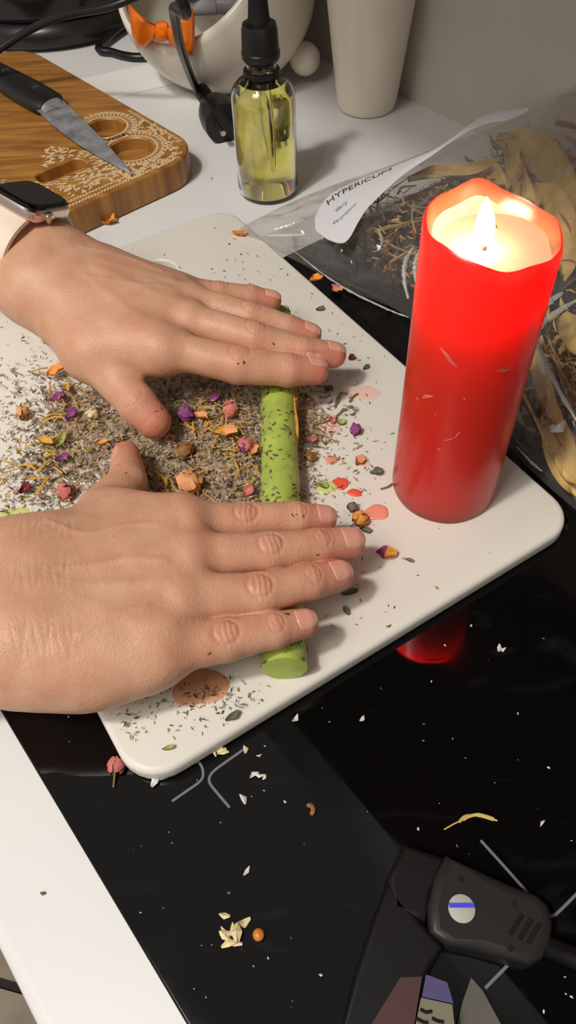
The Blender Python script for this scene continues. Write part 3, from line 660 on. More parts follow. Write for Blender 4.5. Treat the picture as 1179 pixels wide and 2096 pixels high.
tag(b.build('loose_cable', m_cab), 'loose black cable crossing in front of the cooker', 'cable')
# sheet of paper on the worktop
pa = at(235, 170, .0006); b = MB(); pu = at(310, 178, 0) - at(190, 207, 0); pu /= np.linalg.norm(pu); pv = np.cross(EZ, pu)
b.prism([(-.075, -.006), (.055, -.006), (.055, .05), (-.075, .05)], 0.0002, .0011, frame=(at(245, 194, 0), pu, pv, EZ))
tag(b.build('paper_sheet', mat('paper', (236, 233, 228), .7, .2), smooth=False), 'white paper sheet lying between wooden board and pot', 'paper')

# ------------------------------------------------------------------ wooden serving board
zw = .022; e1w = np.array([.629, -.777, 0]); e1w /= np.linalg.norm(e1w); e2w = np.cross(EZ, e1w) * -1.0; e2w = np.array([-.777, -.629, 0])
A0 = at(340, 262, zw); A1 = at(355, 345, zw)               # a point on each of two edges
al_ = (A1 - A0) @ e1w; corner = A0 + e1w * (al_ - .004)
BL, BW = .30, .215; wo = corner - e1w * BL / 2 + e2w * BW / 2; wo[2] = .0006
m_wood = wood_material('bamboo', (132, 82, 34), (184, 130, 62), -math.atan2(e1w[1], e1w[0]), 9)
wb = thing('serving_board', 'bamboo serving board with engraved lace and round wells under knife', 'serving board', wo)
def w_at(x, y): p = at(x, y, zw) - wo; return p @ e1w, p @ e2w
def circ(c, r, n=36): return lambda i: [(c[0] + (r - i) * math.cos(2 * math.pi * k / n), c[1] + (r - i) * math.sin(2 * math.pi * k / n)) for k in range(n)]
w1, w2, w3 = w_at(215, 262), w_at(269, 305), w_at(126, 349)
WELLS = ((w1, .0177, 0), (w2, .0197, 0), (w3, .0102, .0120))
def wdist(u, v): return min(math.hypot(u - w[0], max(0, abs(v - w[1]) - hl)) - r for w, r, hl in WELLS)
slab('board', lambda i: rrect(BL - 2 * i, BW - 2 * i, .036 - i, 10), 0, zw, .0016, [circ(w1, .0165), circ(w2, .0185), lambda i: rrect(.018 - 2 * i, .042 - 2 * i, .007 - i, 6, w3[0], w3[1])], m_wood, wb, e1w, e2w, wo, depth=.010, floor=True)
m_eng = mat('engraving', (214, 184, 140), .75, .1)
b = MB()
def ep(u, v): return wo + e1w * u + e2w * v + EZ * (zw + .00015)
def inside(u, v):
    if abs(u) > BL / 2 - .0025 or abs(v) > BW / 2 - .0025: return False
    if math.hypot(max(0, abs(u) - (BL / 2 - .036)), max(0, abs(v) - (BW / 2 - .036))) > .0335: return False
    return wdist(u, v) > .0005
def petal(u, v, ang, ln, wd, mi=0):
    dz_ = EZ * random.uniform(.00003, .0002)
    ca_, sa_ = math.cos(ang), math.sin(ang); loop = []
    for k in range(8):
        t = 2 * math.pi * k / 8; x = ln / 2 * math.cos(t); y = wd / 2 * math.sin(t) * (1 - .3 * math.cos(t)); uu, vv = u + x * ca_ - y * sa_, v + x * sa_ + y * ca_
        if not inside(uu, vv): return
        loop.append((uu, vv))
    b.add([ep(*p) + dz_ for p in loop], [tuple(range(8))], mi)
def cell(us, mi=0):
    if all(inside(*p) for p in us): b.add([ep(*p) - EZ * .0001 for p in us], [tuple(range(len(us)))], mi)
for w, r0_ in ((w1, .0177), (w2, .0197)):
    for (ra_, rb_) in ((.0006, .0030), (.0034, .0072), (.0080, .0104)):
        n = 90
        for k in range(n):
            if ra_ > .007 and k % 3 == 0: continue
            a_, c2 = 2 * math.pi * k / n, 2 * math.pi * (k + 1) / n
            cell([(w[0] + (r0_ + r_) * math.cos(t_), w[1] + (r0_ + r_) * math.sin(t_)) for r_, t_ in ((ra_, a_), (rb_, a_), (rb_, c2), (ra_, c2))])
for w, r0_ in ((w1, .0177), (w2, .0197)):
    for ring, (dr, ln, wd) in enumerate(((.0012, .0020, .0022), (.0042, .0050, .0027), (.0088, .0046, .0042))):
        rr = r0_ + dr; n = int(2 * math.pi * rr / (wd * 1.18))
        for k in range(n):
            a = 2 * math.pi * (k + .5 * (ring % 2)) / n; petal(w[0] + rr * math.cos(a), w[1] + rr * math.sin(a), a + (.5 if ring == 2 else 0), ln * .8, wd * .7, 1 if ring < 2 else 0)
for k in range(150):                                      # border along the two edges near the rounded corner
    u = BL / 2 - .005 - .0; v = -BW / 2 + .004 + k * .0014
    petal(BL / 2 - .0055, v, .6 * (-1) ** k, .0050, .0011); petal(BL / 2 - .0110, v, math.pi / 2 + .8 * (-1) ** k, .0046, .0012)
    if k < 60: petal(BL / 2 - .008 - k * .0016, -BW / 2 + .0055, .9 * (-1) ** k, .0050, .0012)
for k in range(1500):
    u = random.uniform(BL / 2 - .11, BL / 2); v = random.uniform(-BW / 2, BW / 2 - .05); 
    if u < BL / 2 - .075 + .02 * math.sin(v * 90): continue
    dw = wdist(u, v); d12 = min(math.hypot(u - w1[0], v - w1[1]) - .0177, math.hypot(u - w2[0], v - w2[1]) - .0197)
    if dw > .032 or d12 < .010: continue
    petal(u, v, math.atan2(v - w2[1], u - w2[0]) + random.choice([.8, -.8, 0]), random.uniform(.004, .007), random.uniform(.0014, .0026))
tag(b.build('engraved_lace', [m_eng, mat('engraving_gap', (150, 104, 56), .7)], wb, smooth=False), kind='stuff')

# ------------------------------------------------------------------ knife
kz = zw + .0012
kt, kb, kh = at(260, 360, kz + .0015), at(108, 215, kz + .006), at(-70, 112, kz + .009)
kn = thing('kitchen_knife', 'small kitchen knife with black riveted handle on the bamboo board', 'knife', kb - EZ * .005)
m_steel = mat('knife_steel', (176, 176, 180), .42, .6, metal=.55, var=.35, vscale=90, bump=.1, bscale=120)
kd = kt - kb; kl = np.linalg.norm(kd); kd /= kl; ks = np.cross(EZ, kd); ks /= np.linalg.norm(ks); ku = np.cross(kd, ks)
b = MB(); rows = []
for k in range(21):
    t = k / 20; back = .0100 * (1 - .6 * t ** 2.5) ; edge = -.0150 * (1 - t ** 2.6) + back * t ** 2.6; x = kl * t
    if t == 1: back = edge = .0038
    c = kb + kd * x
    rows.append([c + ks * back + ku * .0011, c + ks * (back * .35 + edge * .65) + ku * .0008, c + ks * edge, c + ks * (back * .35 + edge * .65) - ku * .0008, c + ks * back - ku * .0011, c + ks * back + ku * .0011])
b.grid(rows); b.build('blade', m_steel, kn, angle=30)
b = MB(); rows = []
hd_ = kh - kb; hl = np.linalg.norm(hd_); hd_ /= hl; hs = np.cross(EZ, -hd_); hs /= np.linalg.norm(hs); hu = np.cross(-hd_, hs)
for k in range(25):
    t = k / 24; w = .0142 + .0022 * math.sin(t * 5.2 + .4) - (.003 if k == 0 else 0); c = kb + hd_ * hl * t + hs * (-.0012); th = .0075 if k else .006
    rows.append([c + hs * w * math.cos(a) * (1 if True else 1) + hu * th * math.sin(a) for a in np.linspace(0, 2 * math.pi, 20)])
b.grid(rows); b.add(rows[0][:-1], [tuple(range(19))]); b.add(rows[-1][:-1], [tuple(range(19))]); b.build('handle', mat('knife_handle', (30, 27, 28), .42), kn)
for t in (.17, .50, .83):
    c = kb + hd_ * hl * t + hu * .0064 + hs * .0005; b = MB(); b.lathe([(.0030, 0), (.0029, .0012), (.0018, .0017), (0, .0018)], c, 16, axis=hu); b.build('rivet', mat('rivet_steel', (205, 200, 196), .25, metal=1), kn)
b = MB(); rows = []
for k in range(6):
    t = k / 5; c = kb + kd * (-.004 + .014 * t); w = .0112 - .001 * t; th = .0068 * (1 - t) + .0014 * t
    rows.append([c + ks * (w * math.cos(a) - .0014) + ku * th * math.sin(a) for a in np.linspace(0, 2 * math.pi, 18)])
b.grid(rows); b.build('bolster', m_steel, kn)

# ------------------------------------------------------------------ wristwatch on the left wrist
wc = at(66, 404, .0985); fa = at(110, 530, .067) - at(-130, 390, .088); fa /= np.linalg.norm(fa)
tx = np.cross(EZ, fa); tx /= np.linalg.norm(tx); tn = np.cross(fa, tx); an = math.radians(-24); ta2 = tx * math.cos(an) + tn * math.sin(an); tn2 = np.cross(fa, ta2)
ww = thing('wristwatch', 'smartwatch with black screen and cream strap on the left wrist', 'watch', wc)
m_case = mat('rose_metal', (226, 206, 194), .2, metal=1)
def wslab(name, w, h, r, z0, z1, bev, m):
    b = MB(); loops = []
    for k in range(5): 
        th = math.pi / 2 * k / 4; loops.append((rrect(w - 2 * bev * (1 - math.sin(th)), h - 2 * bev * (1 - math.sin(th)), r), z0 + bev * (1 - math.cos(th))))
    for k in range(5):
        th = math.pi / 2 * k / 4; loops.append((rrect(w - 2 * bev * (1 - math.cos(th)), h - 2 * bev * (1 - math.cos(th)), r), z1 - bev + bev * math.sin(th)))
    rows = [[wc + fa * p[0] + ta2 * p[1] + tn2 * z for p in lp] for lp, z in loops]; n = len(rows[0])
    for a_, b_ in zip(rows, rows[1:]): b.add(list(a_) + list(b_), [(i, (i + 1) % n, n + (i + 1) % n, n + i) for i in range(n)])
    b.add(rows[0], [tuple(range(n))]); b.add(rows[-1], [tuple(range(n))]); return b.build(name, m, ww, angle=50)
wslab('case', .0335, .0385, .0085, -.0075, .0012, .003, m_case)
wslab('screen', .0310, .0360, .0075, -.001, .0028, .0024, mat('watch_glass', (8, 7, 7), .06, .5))
b = MB(); b.lathe([(0, 0), (.0032, 0), (.0034, .0006), (.0034, .0022), (.0026, .0028), (0, .0028)], wc + fa * .0167 - tn2 * .003 - ta2 * .006, 24, axis=fa); b.build('crown', m_case, ww)
m_str = mat('cream_strap', (236, 218, 196), .5, .3)
wcen = wc - tn2 * .0285; rows = []; n = 48
for k in range(n):
    a = 2 * math.pi * k / n; er = lambda o: wcen + ta2 * math.sin(a) * (.0305 + o) + tn2 * math.cos(a) * (.0245 + o)
    hw = .0125 if abs(math.sin(a)) > .3 or math.cos(a) < 0 else .0145
    rows.append([er(0) - fa * hw, er(.0022) - fa * hw * .97, er(.0028) - fa * hw * .8, er(.0028) + fa * hw * .8, er(.0022) + fa * hw * .97, er(0) + fa * hw, er(-.0004), er(0) - fa * hw])
b = MB(); b.grid(rows, closed_u=True); b.build('strap', m_str, ww)

# ------------------------------------------------------------------ plastic bag of dried plants
UV = dict()
front = [(488, 474, .0145), (600, 530, .0075), (715, 592, .0062), (840, 652, .0058), (960, 790, .0058), (1062, 935, .0058), (1200, 1062, .0058), (1420, 1260, .0058)]
back = [(492, 465, .0175), (600, 412, .020), (700, 372, .022), (800, 338, .024), (900, 300, .030), (1000, 262, .038), (1085, 226, .046), (1330, 90, .090)]
mid = [(490, 470, .0165), (610, 462, .026), (735, 462, .038), (850, 480, .050), (960, 530, .056), (1080, 590, .058), (1220, 660, .060), (1500, 640, .085)]
NU, NV = 220, 120
fF, fM, fB = (spline([at(*p) for p in L2], NU) for L2 in (front, mid, back))
def bag_top(i, v):
    a, m_, c = fF[i], fM[i], fB[i]; q = a * (2 * (v - .5) * (v - 1)) + m_ * (4 * v * (1 - v)) + c * (2 * v * (v - .5))
    return q
def wr(p, amp=1):
    v = Vector(p * 22); n1 = mnoise.noise(v); n2 = mnoise.noise(Vector(p * 55) + Vector((3, 1, 7))); n3 = mnoise.noise(Vector(p * 120))
    return amp * (.0060 * (abs(n1) - .25) + .0042 * (abs(n2) - .2) + .0020 * n3)
FOLD = [np.array([at(x, y, .05) for x, y in pl_]) for pl_ in ([(1190, 610), (1130, 640), (1096, 672), (1112, 720), (1140, 780), (1185, 850)], [(1096, 672), (1050, 690), (1020, 720)], [(850, 520), (838, 560), (842, 620)], [(1110, 900), (1140, 880), (1160, 860)], [(900, 520), (940, 580), (1010, 640)], [(1020, 480), (1100, 560), (1190, 590)])]
def ridge(p):
    out = 0
    for F_ in FOLD:
        for a_, c2 in zip(F_, F_[1:]):
            d = (c2 - a_)[:2]; t_ = min(1, max(0, ((p[:2] - a_[:2]) @ d) / (d @ d))); dd_ = np.linalg.norm(p[:2] - a_[:2] - t_ * d); out = max(out, math.exp(-(dd_ / .0032) ** 2))
    return out * .0055
Tp = np.zeros((NU, NV, 3)); Bp = np.zeros((NU, NV, 3))
for i in range(NU):
    for j in range(NV):
        v = j / (NV - 1); p = bag_top(i, v); edge = min(1, 5 * v * (1 - v)) * min(1, i / 22); z = p[2] + (wr(p) + ridge(p)) * edge
        over = -.541 - p @ HN
        if over > 0: p = p + HN * over
        Tp[i, j] = (p[0], p[1], z); k = 4 * v * (1 - v)
        low = .0048 if i > 26 else .0145 - .0005 * 0
        Bp[i, j] = (p[0], p[1], min(p[2] * (1 - min(1, k * 1.6)) + low * min(1, k * 1.6), z - .0006))
m_film = bpy.data.materials.new('clear_film'); m_film.use_nodes = True; nt = m_film.node_tree; N = nt.nodes; L = nt.links; N.clear()
ou = N.new('ShaderNodeOutputMaterial'); tr = N.new('ShaderNodeBsdfTransparent'); tr.inputs[0].default_value = (.93, .92, .91, 1); gl_ = N.new('ShaderNodeBsdfGlossy'); gl_.inputs['Roughness'].default_value = .10; gl_.inputs['Color'].default_value = (1, 1, 1, 1)
fz = N.new('ShaderNodeLayerWeight'); fz.inputs[0].default_value = .5; pw = N.new('ShaderNodeMath'); pw.operation = 'POWER'; pw.inputs[1].default_value = 3.5; L.new(fz.outputs['Facing'], pw.inputs[0])
ml = N.new('ShaderNodeMath'); ml.operation = 'MULTIPLY_ADD'; ml.inputs[1].default_value = .85; ml.inputs[2].default_value = .05; L.new(pw.outputs[0], ml.inputs[0]); mx1 = N.new('ShaderNodeMixShader'); L.new(ml.outputs[0], mx1.inputs[0]); L.new(tr.outputs[0], mx1.inputs[1]); L.new(gl_.outputs[0], mx1.inputs[2])
df = N.new('ShaderNodeBsdfDiffuse'); df.inputs[0].default_value = (.62, .60, .58, 1); mx2 = N.new('ShaderNodeMixShader'); mx2.inputs[0].default_value = .06; L.new(mx1.outputs[0], mx2.inputs[1]); L.new(df.outputs[0], mx2.inputs[2]); L.new(mx2.outputs[0], ou.inputs[0])
tc = N.new('ShaderNodeTexCoord'); n1 = N.new('ShaderNodeTexNoise'); n1.inputs['Scale'].default_value = 60; n1.inputs['Detail'].default_value = 3; L.new(tc.outputs['Object'], n1.inputs['Vector']); bp = N.new('ShaderNodeBump'); bp.inputs['Strength'].default_value = .42; bp.inputs['Distance'].default_value = .004; L.new(n1.outputs['Fac'], bp.inputs['Height']); L.new(bp.outputs[0], gl_.inputs['Normal']); L.new(bp.outputs[0], fz.inputs['Normal'])
bgc = at(1000, 560, .004)
bagt = thing('plastic_bag', 'clear crinkled plastic bag of dried plants with white label', 'bag', bgc)
b = MB(); b.grid(Tp); b.grid(Bp); b.build('film', m_film, bagt, angle=180)
m_fold = bpy.data.materials.new('folded_film'); m_fold.use_nodes = True; nt = m_fold.node_tree; q = nt.nodes['Principled BSDF']
q.inputs['Base Color'].default_value = (.80, .79, .77, 1); q.inputs['Roughness'].default_value = .16; q.inputs['Alpha'].default_value = .50; q.inputs['Specular IOR Level'].default_value = .9
def crease(pix, wdt):
    p = spline([at(x, y, z) for x, y, z in pix], 40); rows = []
    for i in range(40):
        t = p[min(i + 1, 39)] - p[max(i - 1, 0)]; t /= np.linalg.norm(t); s2 = np.cross(EZ, t); s2 /= np.linalg.norm(s2); w = wdt * (.25 + .75 * math.sin(math.pi * min(1, .08 + .86 * i / 39))) * (1 + .5 * mnoise.noise(Vector((i * .35, wdt * 900, 2))))
        rows.append([p[i] + s2 * w * a + EZ * (w * .55 * (1 - abs(a) * 2) + .0006 * mnoise.noise(Vector((i * .9, a * 3, 5)))) for a in np.linspace(-.5, .5, 7)])
    b = MB(); b.grid(rows); b.build('crease', m_fold, bagt, angle=180)
for pix, wdt in (([(1185, 612, .062), (1150, 632, .061), (1108, 662, .060), (1098, 690, .059), (1112, 735, .057), (1140, 790, .055), (1180, 862, .052)], .0040), ([(1150, 600, .063), (1112, 628, .062), (1092, 668, .061)], .0046), ([(1094, 668, .061), (1076, 690, .058), (1060, 712, .054)], .0050), ([(1076, 700, .057), (1104, 730, .057), (1118, 770, .055)], .0060),
    ([(846, 505, .046), (830, 535, .042), (828, 575, .037), (836, 612, .030)], .0030), ([(858, 512, .047), (850, 545, .044), (852, 580, .040)], .0034), ([(600, 512, .012), (660, 560, .011), (720, 598, .011), (790, 632, .012), (836, 650, .012)], .0016), ([(1058, 915, .012), (1090, 948, .014), (1110, 965, .016)], .0018), ([(1128, 872, .034), (1140, 880, .035), (1156, 862, .036)], .0050),
    ([(560, 470, .021), (590, 462, .024), (622, 450, .027)], .0026), ([(548, 482, .019), (590, 482, .022), (625, 480, .026)], .0022), ([(775, 470, .038), (782, 492, .036), (776, 512, .034)], .0024)): crease(pix, wdt)
# sticker
m_lab = mat('label_paper', (226, 224, 226), .55, .3)
lc = [(628, 448), (677, 398), (730, 371), (784, 349), (850, 322), (902, 300), (926, 284), (956, 258), (990, 236), (1022, 226), (1050, 224), (1079, 224)]
lo_ = [(668, 506), (709, 494), (735, 452), (757, 421), (822, 361), (885, 318), (928, 288), (958, 270), (999, 253), (1037, 247), (1060, 238), (1082, 227)]
zz = [(.031, .036), (.031, .039), (.032, .041), (.033, .042), (.037, .044), (.041, .046), (.044, .047), (.046, .049), (.048, .050), (.049, .050), (.049, .050), (.049, .050)]
upS = spline([at(x, y, z[0] + .0012) for (x, y), z in zip(lc, zz)], 60); loS = spline([at(x, y, z[1] + .0012) for (x, y), z in zip(lo_, zz)], 60)
def lab(u, v):
    i = u * 59; i0 = int(min(58, i)); f = i - i0; a = upS[i0] * (1 - f) + upS[i0 + 1] * f; c = loS[i0] * (1 - f) + loS[i0 + 1] * f
    t0 = min(1, u / .09); rnd = 1 - math.sqrt(max(0, 1 - (1 - t0) ** 2)) if u < .09 else 0
    v2 = .5 + (v - .5) * (1 - rnd * .9); return a * (1 - v2) + c * v2 + EZ * .002 * math.sin(math.pi * v2)
b = MB(); g = np.array([[lab(i / 59, j / 10) for j in range(11)] for i in range(60)]); b.grid(g); g2 = g - EZ * .0003; b.grid(g2); b.build('label', m_lab, bagt, angle=180)
def label_text(txt, u0_, u1_, v0_, v1_, m):
    cu_ = bpy.data.curves.new('lettering', 'FONT'); cu_.body = txt; to = bpy.data.objects.new('lettering', cu_); COL.objects.link(to)
    bpy.context.view_layer.update(); me = bpy.data.meshes.new_from_object(to.evaluated_get(bpy.context.evaluated_depsgraph_get())); bpy.data.objects.remove(to)
    bm = bmesh.new(); bm.from_mesh(me); bmesh.ops.subdivide_edges(bm, edges=[e for e in bm.edges if e.calc_length() > .12], cuts=2); bmesh.ops.triangulate(bm, faces=bm.faces); bm.to_mesh(me); bm.free()
    co_ = np.array([v.co[:] for v in me.vertices]); mn, mx_ = co_.min(0), co_.max(0)
    for v in me.vertices:
        a = (v.co.x - mn[0]) / (mx_[0] - mn[0]); c = (v.co.y - mn[1]) / (mx_[1] - mn[1]); v.co = Vector(lab(u0_ + (u1_ - u0_) * a, v1_ + (v0_ - v1_) * c) + EZ * .0004 + np.array([0, -.0003, 0]))
    me.materials.clear(); me.materials.append(m); o = bpy.data.objects.new('lettering', me); COL.objects.link(o); o.parent = bagt; o.matrix_parent_inverse = Matrix.Translation(-bagt.location); return o
m_ink = mat('ink', (70, 68, 70), .7); m_ink2 = mat('pale_ink', (140, 138, 140), .7)
label_text('HYPERICUM', .07, .30, .05, .18, m_ink); label_text('dary', .085, .135, .36, .46, m_ink2); label_text('darynatury', .06, .17, .56, .64, m_ink2)
# dried plants inside
m_leaf = mat('dry_leaf', (206, 174, 112), .7, .25, var=.25, vscale=45, bump=.3, bscale=90); m_stalk = mat('dry_stalk', (186, 150, 96), .75, .2, var=.25, vscale=80); m_bark = mat('dry_bark', (140, 84, 54), .8, .2, var=.3, vscale=80)
def leaf(pix, w, m, label, group=None, twist=1.2, name='dried_leaf'):
    p = spline([at(x, y, z) for x, y, z in pix], 26); rows = []; n = 9
    for i in range(26):
        t = p[min(i + 1, 25)] - p[max(i - 1, 0)]; t /= np.linalg.norm(t); s2 = np.cross(EZ, t); s2 /= np.linalg.norm(s2); u2 = np.cross(t, s2); tt = i / 25; a = twist * math.sin(tt * 3.0) ; s3 = s2 * math.cos(a) + u2 * math.sin(a); u3 = np.cross(t, s3); wv = w * (math.sin(math.pi * min(1, max(0, .06 + .9 * tt))) ** .6)
        rows.append([p[i] + s3 * wv * q + u3 * (w * .35 * (q * q * 4 - .5)) + u3 * .0012 * math.sin(q * 9 + tt * 12) for q in np.linspace(-.5, .5, n)])
    b = MB(); b.grid(rows); b.grid(np.array(rows) - EZ * .0006); return tag(b.build(name, m, angle=180), label, 'leaf', group)
leaf([(1010, 285, .030), (1070, 300, .036), (1130, 330, .036), (1170, 400, .036), (1175, 470, .034)], .026, m_leaf, 'broad twisted dry leaf at the top right of the bag')
leaf([(1045, 300, .032), (1058, 345, .034), (1075, 385, .034), (1100, 420, .032)], .017, m_leaf, 'narrow dry leaf folded under the broad twisted leaf')
leaf([(1080, 385, .028), (1110, 420, .030), (1140, 470, .030), (1160, 560, .026)], .030, m_leaf, 'wide pale dry leaf beside the candle rim', twist=.5)
leaf([(835, 365, .030), (900, 352, .034), (960, 348, .036), (1020, 332, .036)], .010, m_leaf, 'long slender dry leaf behind the candle flame', twist=.6)
leaf([(1000, 368, .030), (1015, 352, .034), (1040, 385, .034)], .012, m_leaf, 'short curled dry leaf behind the candle rim')
leaf([(1120, 850, .02), (1140, 900, .022), (1160, 960, .022), (1185, 1020, .016)], .016, m_leaf, 'pale dry leaf in the near lower corner of the bag', twist=.5)
leaf([(1090, 700, .026), (1105, 760, .028), (1125, 820, .028), (1150, 880, .024)], .009, m_leaf, 'straw coloured dry leaf right of the candle middle', twist=.7)
leaf([(1160, 900, .02), (1172, 950, .022), (1190, 1000, .02)], .016, m_leaf, 'tan dry leaf at the right edge above the lower corner', twist=.4)
leaf([(1150, 640, .034), (1175, 690, .034), (1200, 740, .032)], .014, m_leaf, 'dry leaf under the bright fold of the bag', twist=.4)
def stalk(pts, r, m, label, group, name='dried_stalk'):
    b = MB(); p = spline(pts, 12); b.tube(p, np.linspace(r, r * .6, 12), 6)
    return tag(b.build(name, m), label, 'stalk', group)
for k in range(34):
    x = random.uniform(1060, 1190); y = random.uniform(690, 930) ; ln = random.uniform(90, 230); z = random.uniform(.010, .028); dx = random.uniform(.25, .75)
    if x + dx * ln > 1240 or (y + ln - 900) > (x - 1020) * .95: y -= 120
    stalk([at(x, y, z), at(x + dx * ln * .5 + random.uniform(-8, 8), y + ln * .5, z + .002), at(x + dx * ln, y + ln, z - .002)], random.uniform(.0005, .0013), random.choice([m_stalk, m_stalk, m_leaf, m_bark]), 'thin dry stalk in the lower right part of the plastic bag', 'dry stalks low in the bag')
for k in range(44):
    x = random.uniform(735, 960); y = random.uniform(385, 560) ; a = random.uniform(-2.6, .5); ln = random.uniform(40, 130); z = random.uniform(.010, .030)
    if y + 10 > 470 + (x - 640) * .55: y -= 60
    x2, y2 = x + math.cos(a) * ln, y + math.sin(a) * ln * .7
    y2 = max(y2, 420 - (x2 - 640) * .32)
    stalk([at(x, y, z), at((x + x2) / 2 + random.uniform(-10, 10), (y + y2) / 2 + random.uniform(-8, 8), z + .003), at(x2, y2, z + .002)], random.uniform(.0004, .0011), random.choice([m_stalk, m_leaf, m_bark]), 'thin dry twig behind the candle in the upper left of the bag', 'dry twigs high in the bag')
for i_, (x, y, x2, y2) in enumerate(((1105, 285, 1190, 335), (1155, 268, 1200, 300), (1060, 360, 1072, 330), (1140, 250, 1200, 270))):
    stalk([at(x, y, .036), at((x + x2) / 2, (y + y2) / 2 - 3, .038), at(x2, y2, .036)], .0024, (m_bark, m_leaf, m_stalk, m_bark)[i_], ('reddish bark stick at the top right of the bag', 'pale stick end at the right edge of the bag', 'stub of stalk beside the broad leaf', 'thin bark stick nearest the wall in the bag')[i_], None)
b = MB()
for k in range(1700):
    if k >= 900: x = random.gauss(1110, 75); y = random.gauss(330, 55)
    elif k < 500: x = random.gauss(900, 85); y = random.gauss(480, 55)
    else: x = random.gauss(1150, 40); y = random.gauss(820, 110)
    if y > 480 + max(0, x - 640) * .75 - 15 or y < 440 - (x - 640) * .36: continue
    flake(b, at(x, y, random.uniform(.009, .024)), random.uniform(.003, .010), random.uniform(.15, .5), random.random() * 6.28, random.uniform(-.7, .7), random.choice([0, 1, 2]) if k < 900 else random.choice([1, 1, 1, 0]))
tag(b.build('herb_crumbs', [m_stalk, m_bark, m_leaf], smooth=False, recalc=False), 'crumbled dry herb bits loose inside the plastic bag', 'herbs', kind='stuff')

# ------------------------------------------------------------------ herbs on the board
b = MB(); cnt = 0
def in_board(p, m=.004):
    q = p - bo; return abs(q @ BN) < .126 - m and abs(q @ BB) < .183 - m
blobs = [(400, 910, 110, 90, 2900, .006), (450, 850, 70, 60, 1100, .005), (330, 1000, 120, 50, 700, .004), (470, 990, 50, 45, 700, .004), (130, 900, 75, 75, 900, .003), (130, 820, 70, 50, 500, .003), (90, 980, 60, 50, 420, .002), (230, 870, 60, 60, 600, .004), (632, 860, 26, 50, 420, .003), (625, 960, 18, 60, 170, .002),
         (300, 700, 260, 150, 130, .001), (480, 520, 70, 50, 60, .0005), (700, 950, 60, 120, 170, .0006), (430, 1430, 80, 25, 160, .002), (270, 1470, 25, 25, 40, .002), (420, 1490, 110, 50, 60, .0006), (760, 1150, 90, 110, 40, .0005), (60, 720, 70, 70, 70, .0008), (60, 1020, 60, 40, 120, .0008), (650, 700, 80, 80, 40, .0005)]
for (x, y, sx, sy, n, zt) in blobs:
    for k in range(n):
        px, py = random.gauss(x, sx), random.gauss(y, sy); p = at(px, py, ZT + .0005)
        if not in_board(p): continue
        dgy = (p - g0) @ gy
        if abs(dgy) < .011 and 0 < (p - g0) @ gx < gl: continue
        if 560 < px < 900 and 940 < py and np.linalg.norm(p[:2] - ca[:2]) < CR + .003: continue
        p = p + EZ * random.random() ** 1.5 * zt
        sparse = n < 300
        flake(b, p, random.uniform(.0012, .0040) if not sparse else random.uniform(.0007, .0026), random.uniform(.14, .5), random.random() * 6.28, random.uniform(-.5, .5) * (0.2 if sparse else 1), random.choices([0, 1, 2, 3, 4, 5, 7, 8, 9], [3.4, 4, 3.2, 2.4, 2.2, 2.8, .35, .7, .5] if not sparse else [5, 5, .5, 1.5, 0, 0, .05, .1, .1])[0])
def dens(px, py): return sum(n / (sx * sy) * math.exp(-.5 * (((px - x) / sx) ** 2 + ((py - y) / sy) ** 2)) for x, y, sx, sy, n, zt in blobs if n > 300)
gv = []; gf = []; gid = {}
for iy in range(74):
    for ix in range(96):
        px, py = 20 + ix * 7, 720 + iy * 5; dn_ = dens(px, py) + .16 * mnoise.noise(Vector((px * .045, py * .06, 0))) + .10 * mnoise.noise(Vector((px * .16, py * .2, 4)))
        p = at(px, py, ZT); hgt_ = min(.0030, max(-.0004, (dn_ - .24) * .008)) + .0005 * mnoise.noise(Vector((px * .2, py * .25, 9)))
        if abs((p - g0) @ gy) < .0098 and (p - g0) @ gx < gl: hgt_ = -.0004
        gid[ix, iy] = (len(gv), hgt_); gv.append(p + EZ * max(hgt_, -.0004))
for iy in range(73):
    for ix in range(95):
        q4 = [gid[ix, iy], gid[ix + 1, iy], gid[ix + 1, iy + 1], gid[ix, iy + 1]]
        if max(q_[1] for q_ in q4) > 0 and in_board(gv[q4[0][0]]): gf.append(tuple(q_[0] for q_ in q4))
b.add(gv, gf, 6)
tag(b.build('dried_herbs', m_h, smooth=False, recalc=False), 'chopped grey green dried herbs strewn over the chopping board', 'herbs', kind='stuff')
b = MB()
for k in range(95):
    x, y = random.choice([(400, 880), (460, 890), (110, 900), (130, 800), (380, 1000), (60, 960), (430, 830), (500, 940)]); px, py = random.gauss(x, 32), random.gauss(y, 28); p = at(px, py, ZT + .004)
    if abs((p - g0) @ gy) < .0112: continue
    a = random.random() * 6.28; ln = random.uniform(.005, .013); t = np.array([math.cos(a), math.sin(a), random.uniform(-.15, .15)]); s2 = np.array([-t[1], t[0], 0])
    b.tube(spline([p - t * ln / 2, p + s2 * ln * random.uniform(-.10, .10) + EZ * .001, p + t * ln / 2], 6), random.uniform(.0003, .0007), 5)
tag(b.build('marigold_strands', m_y), 'yellow marigold petal strands mixed into the herb pile', 'petals', kind='stuff')

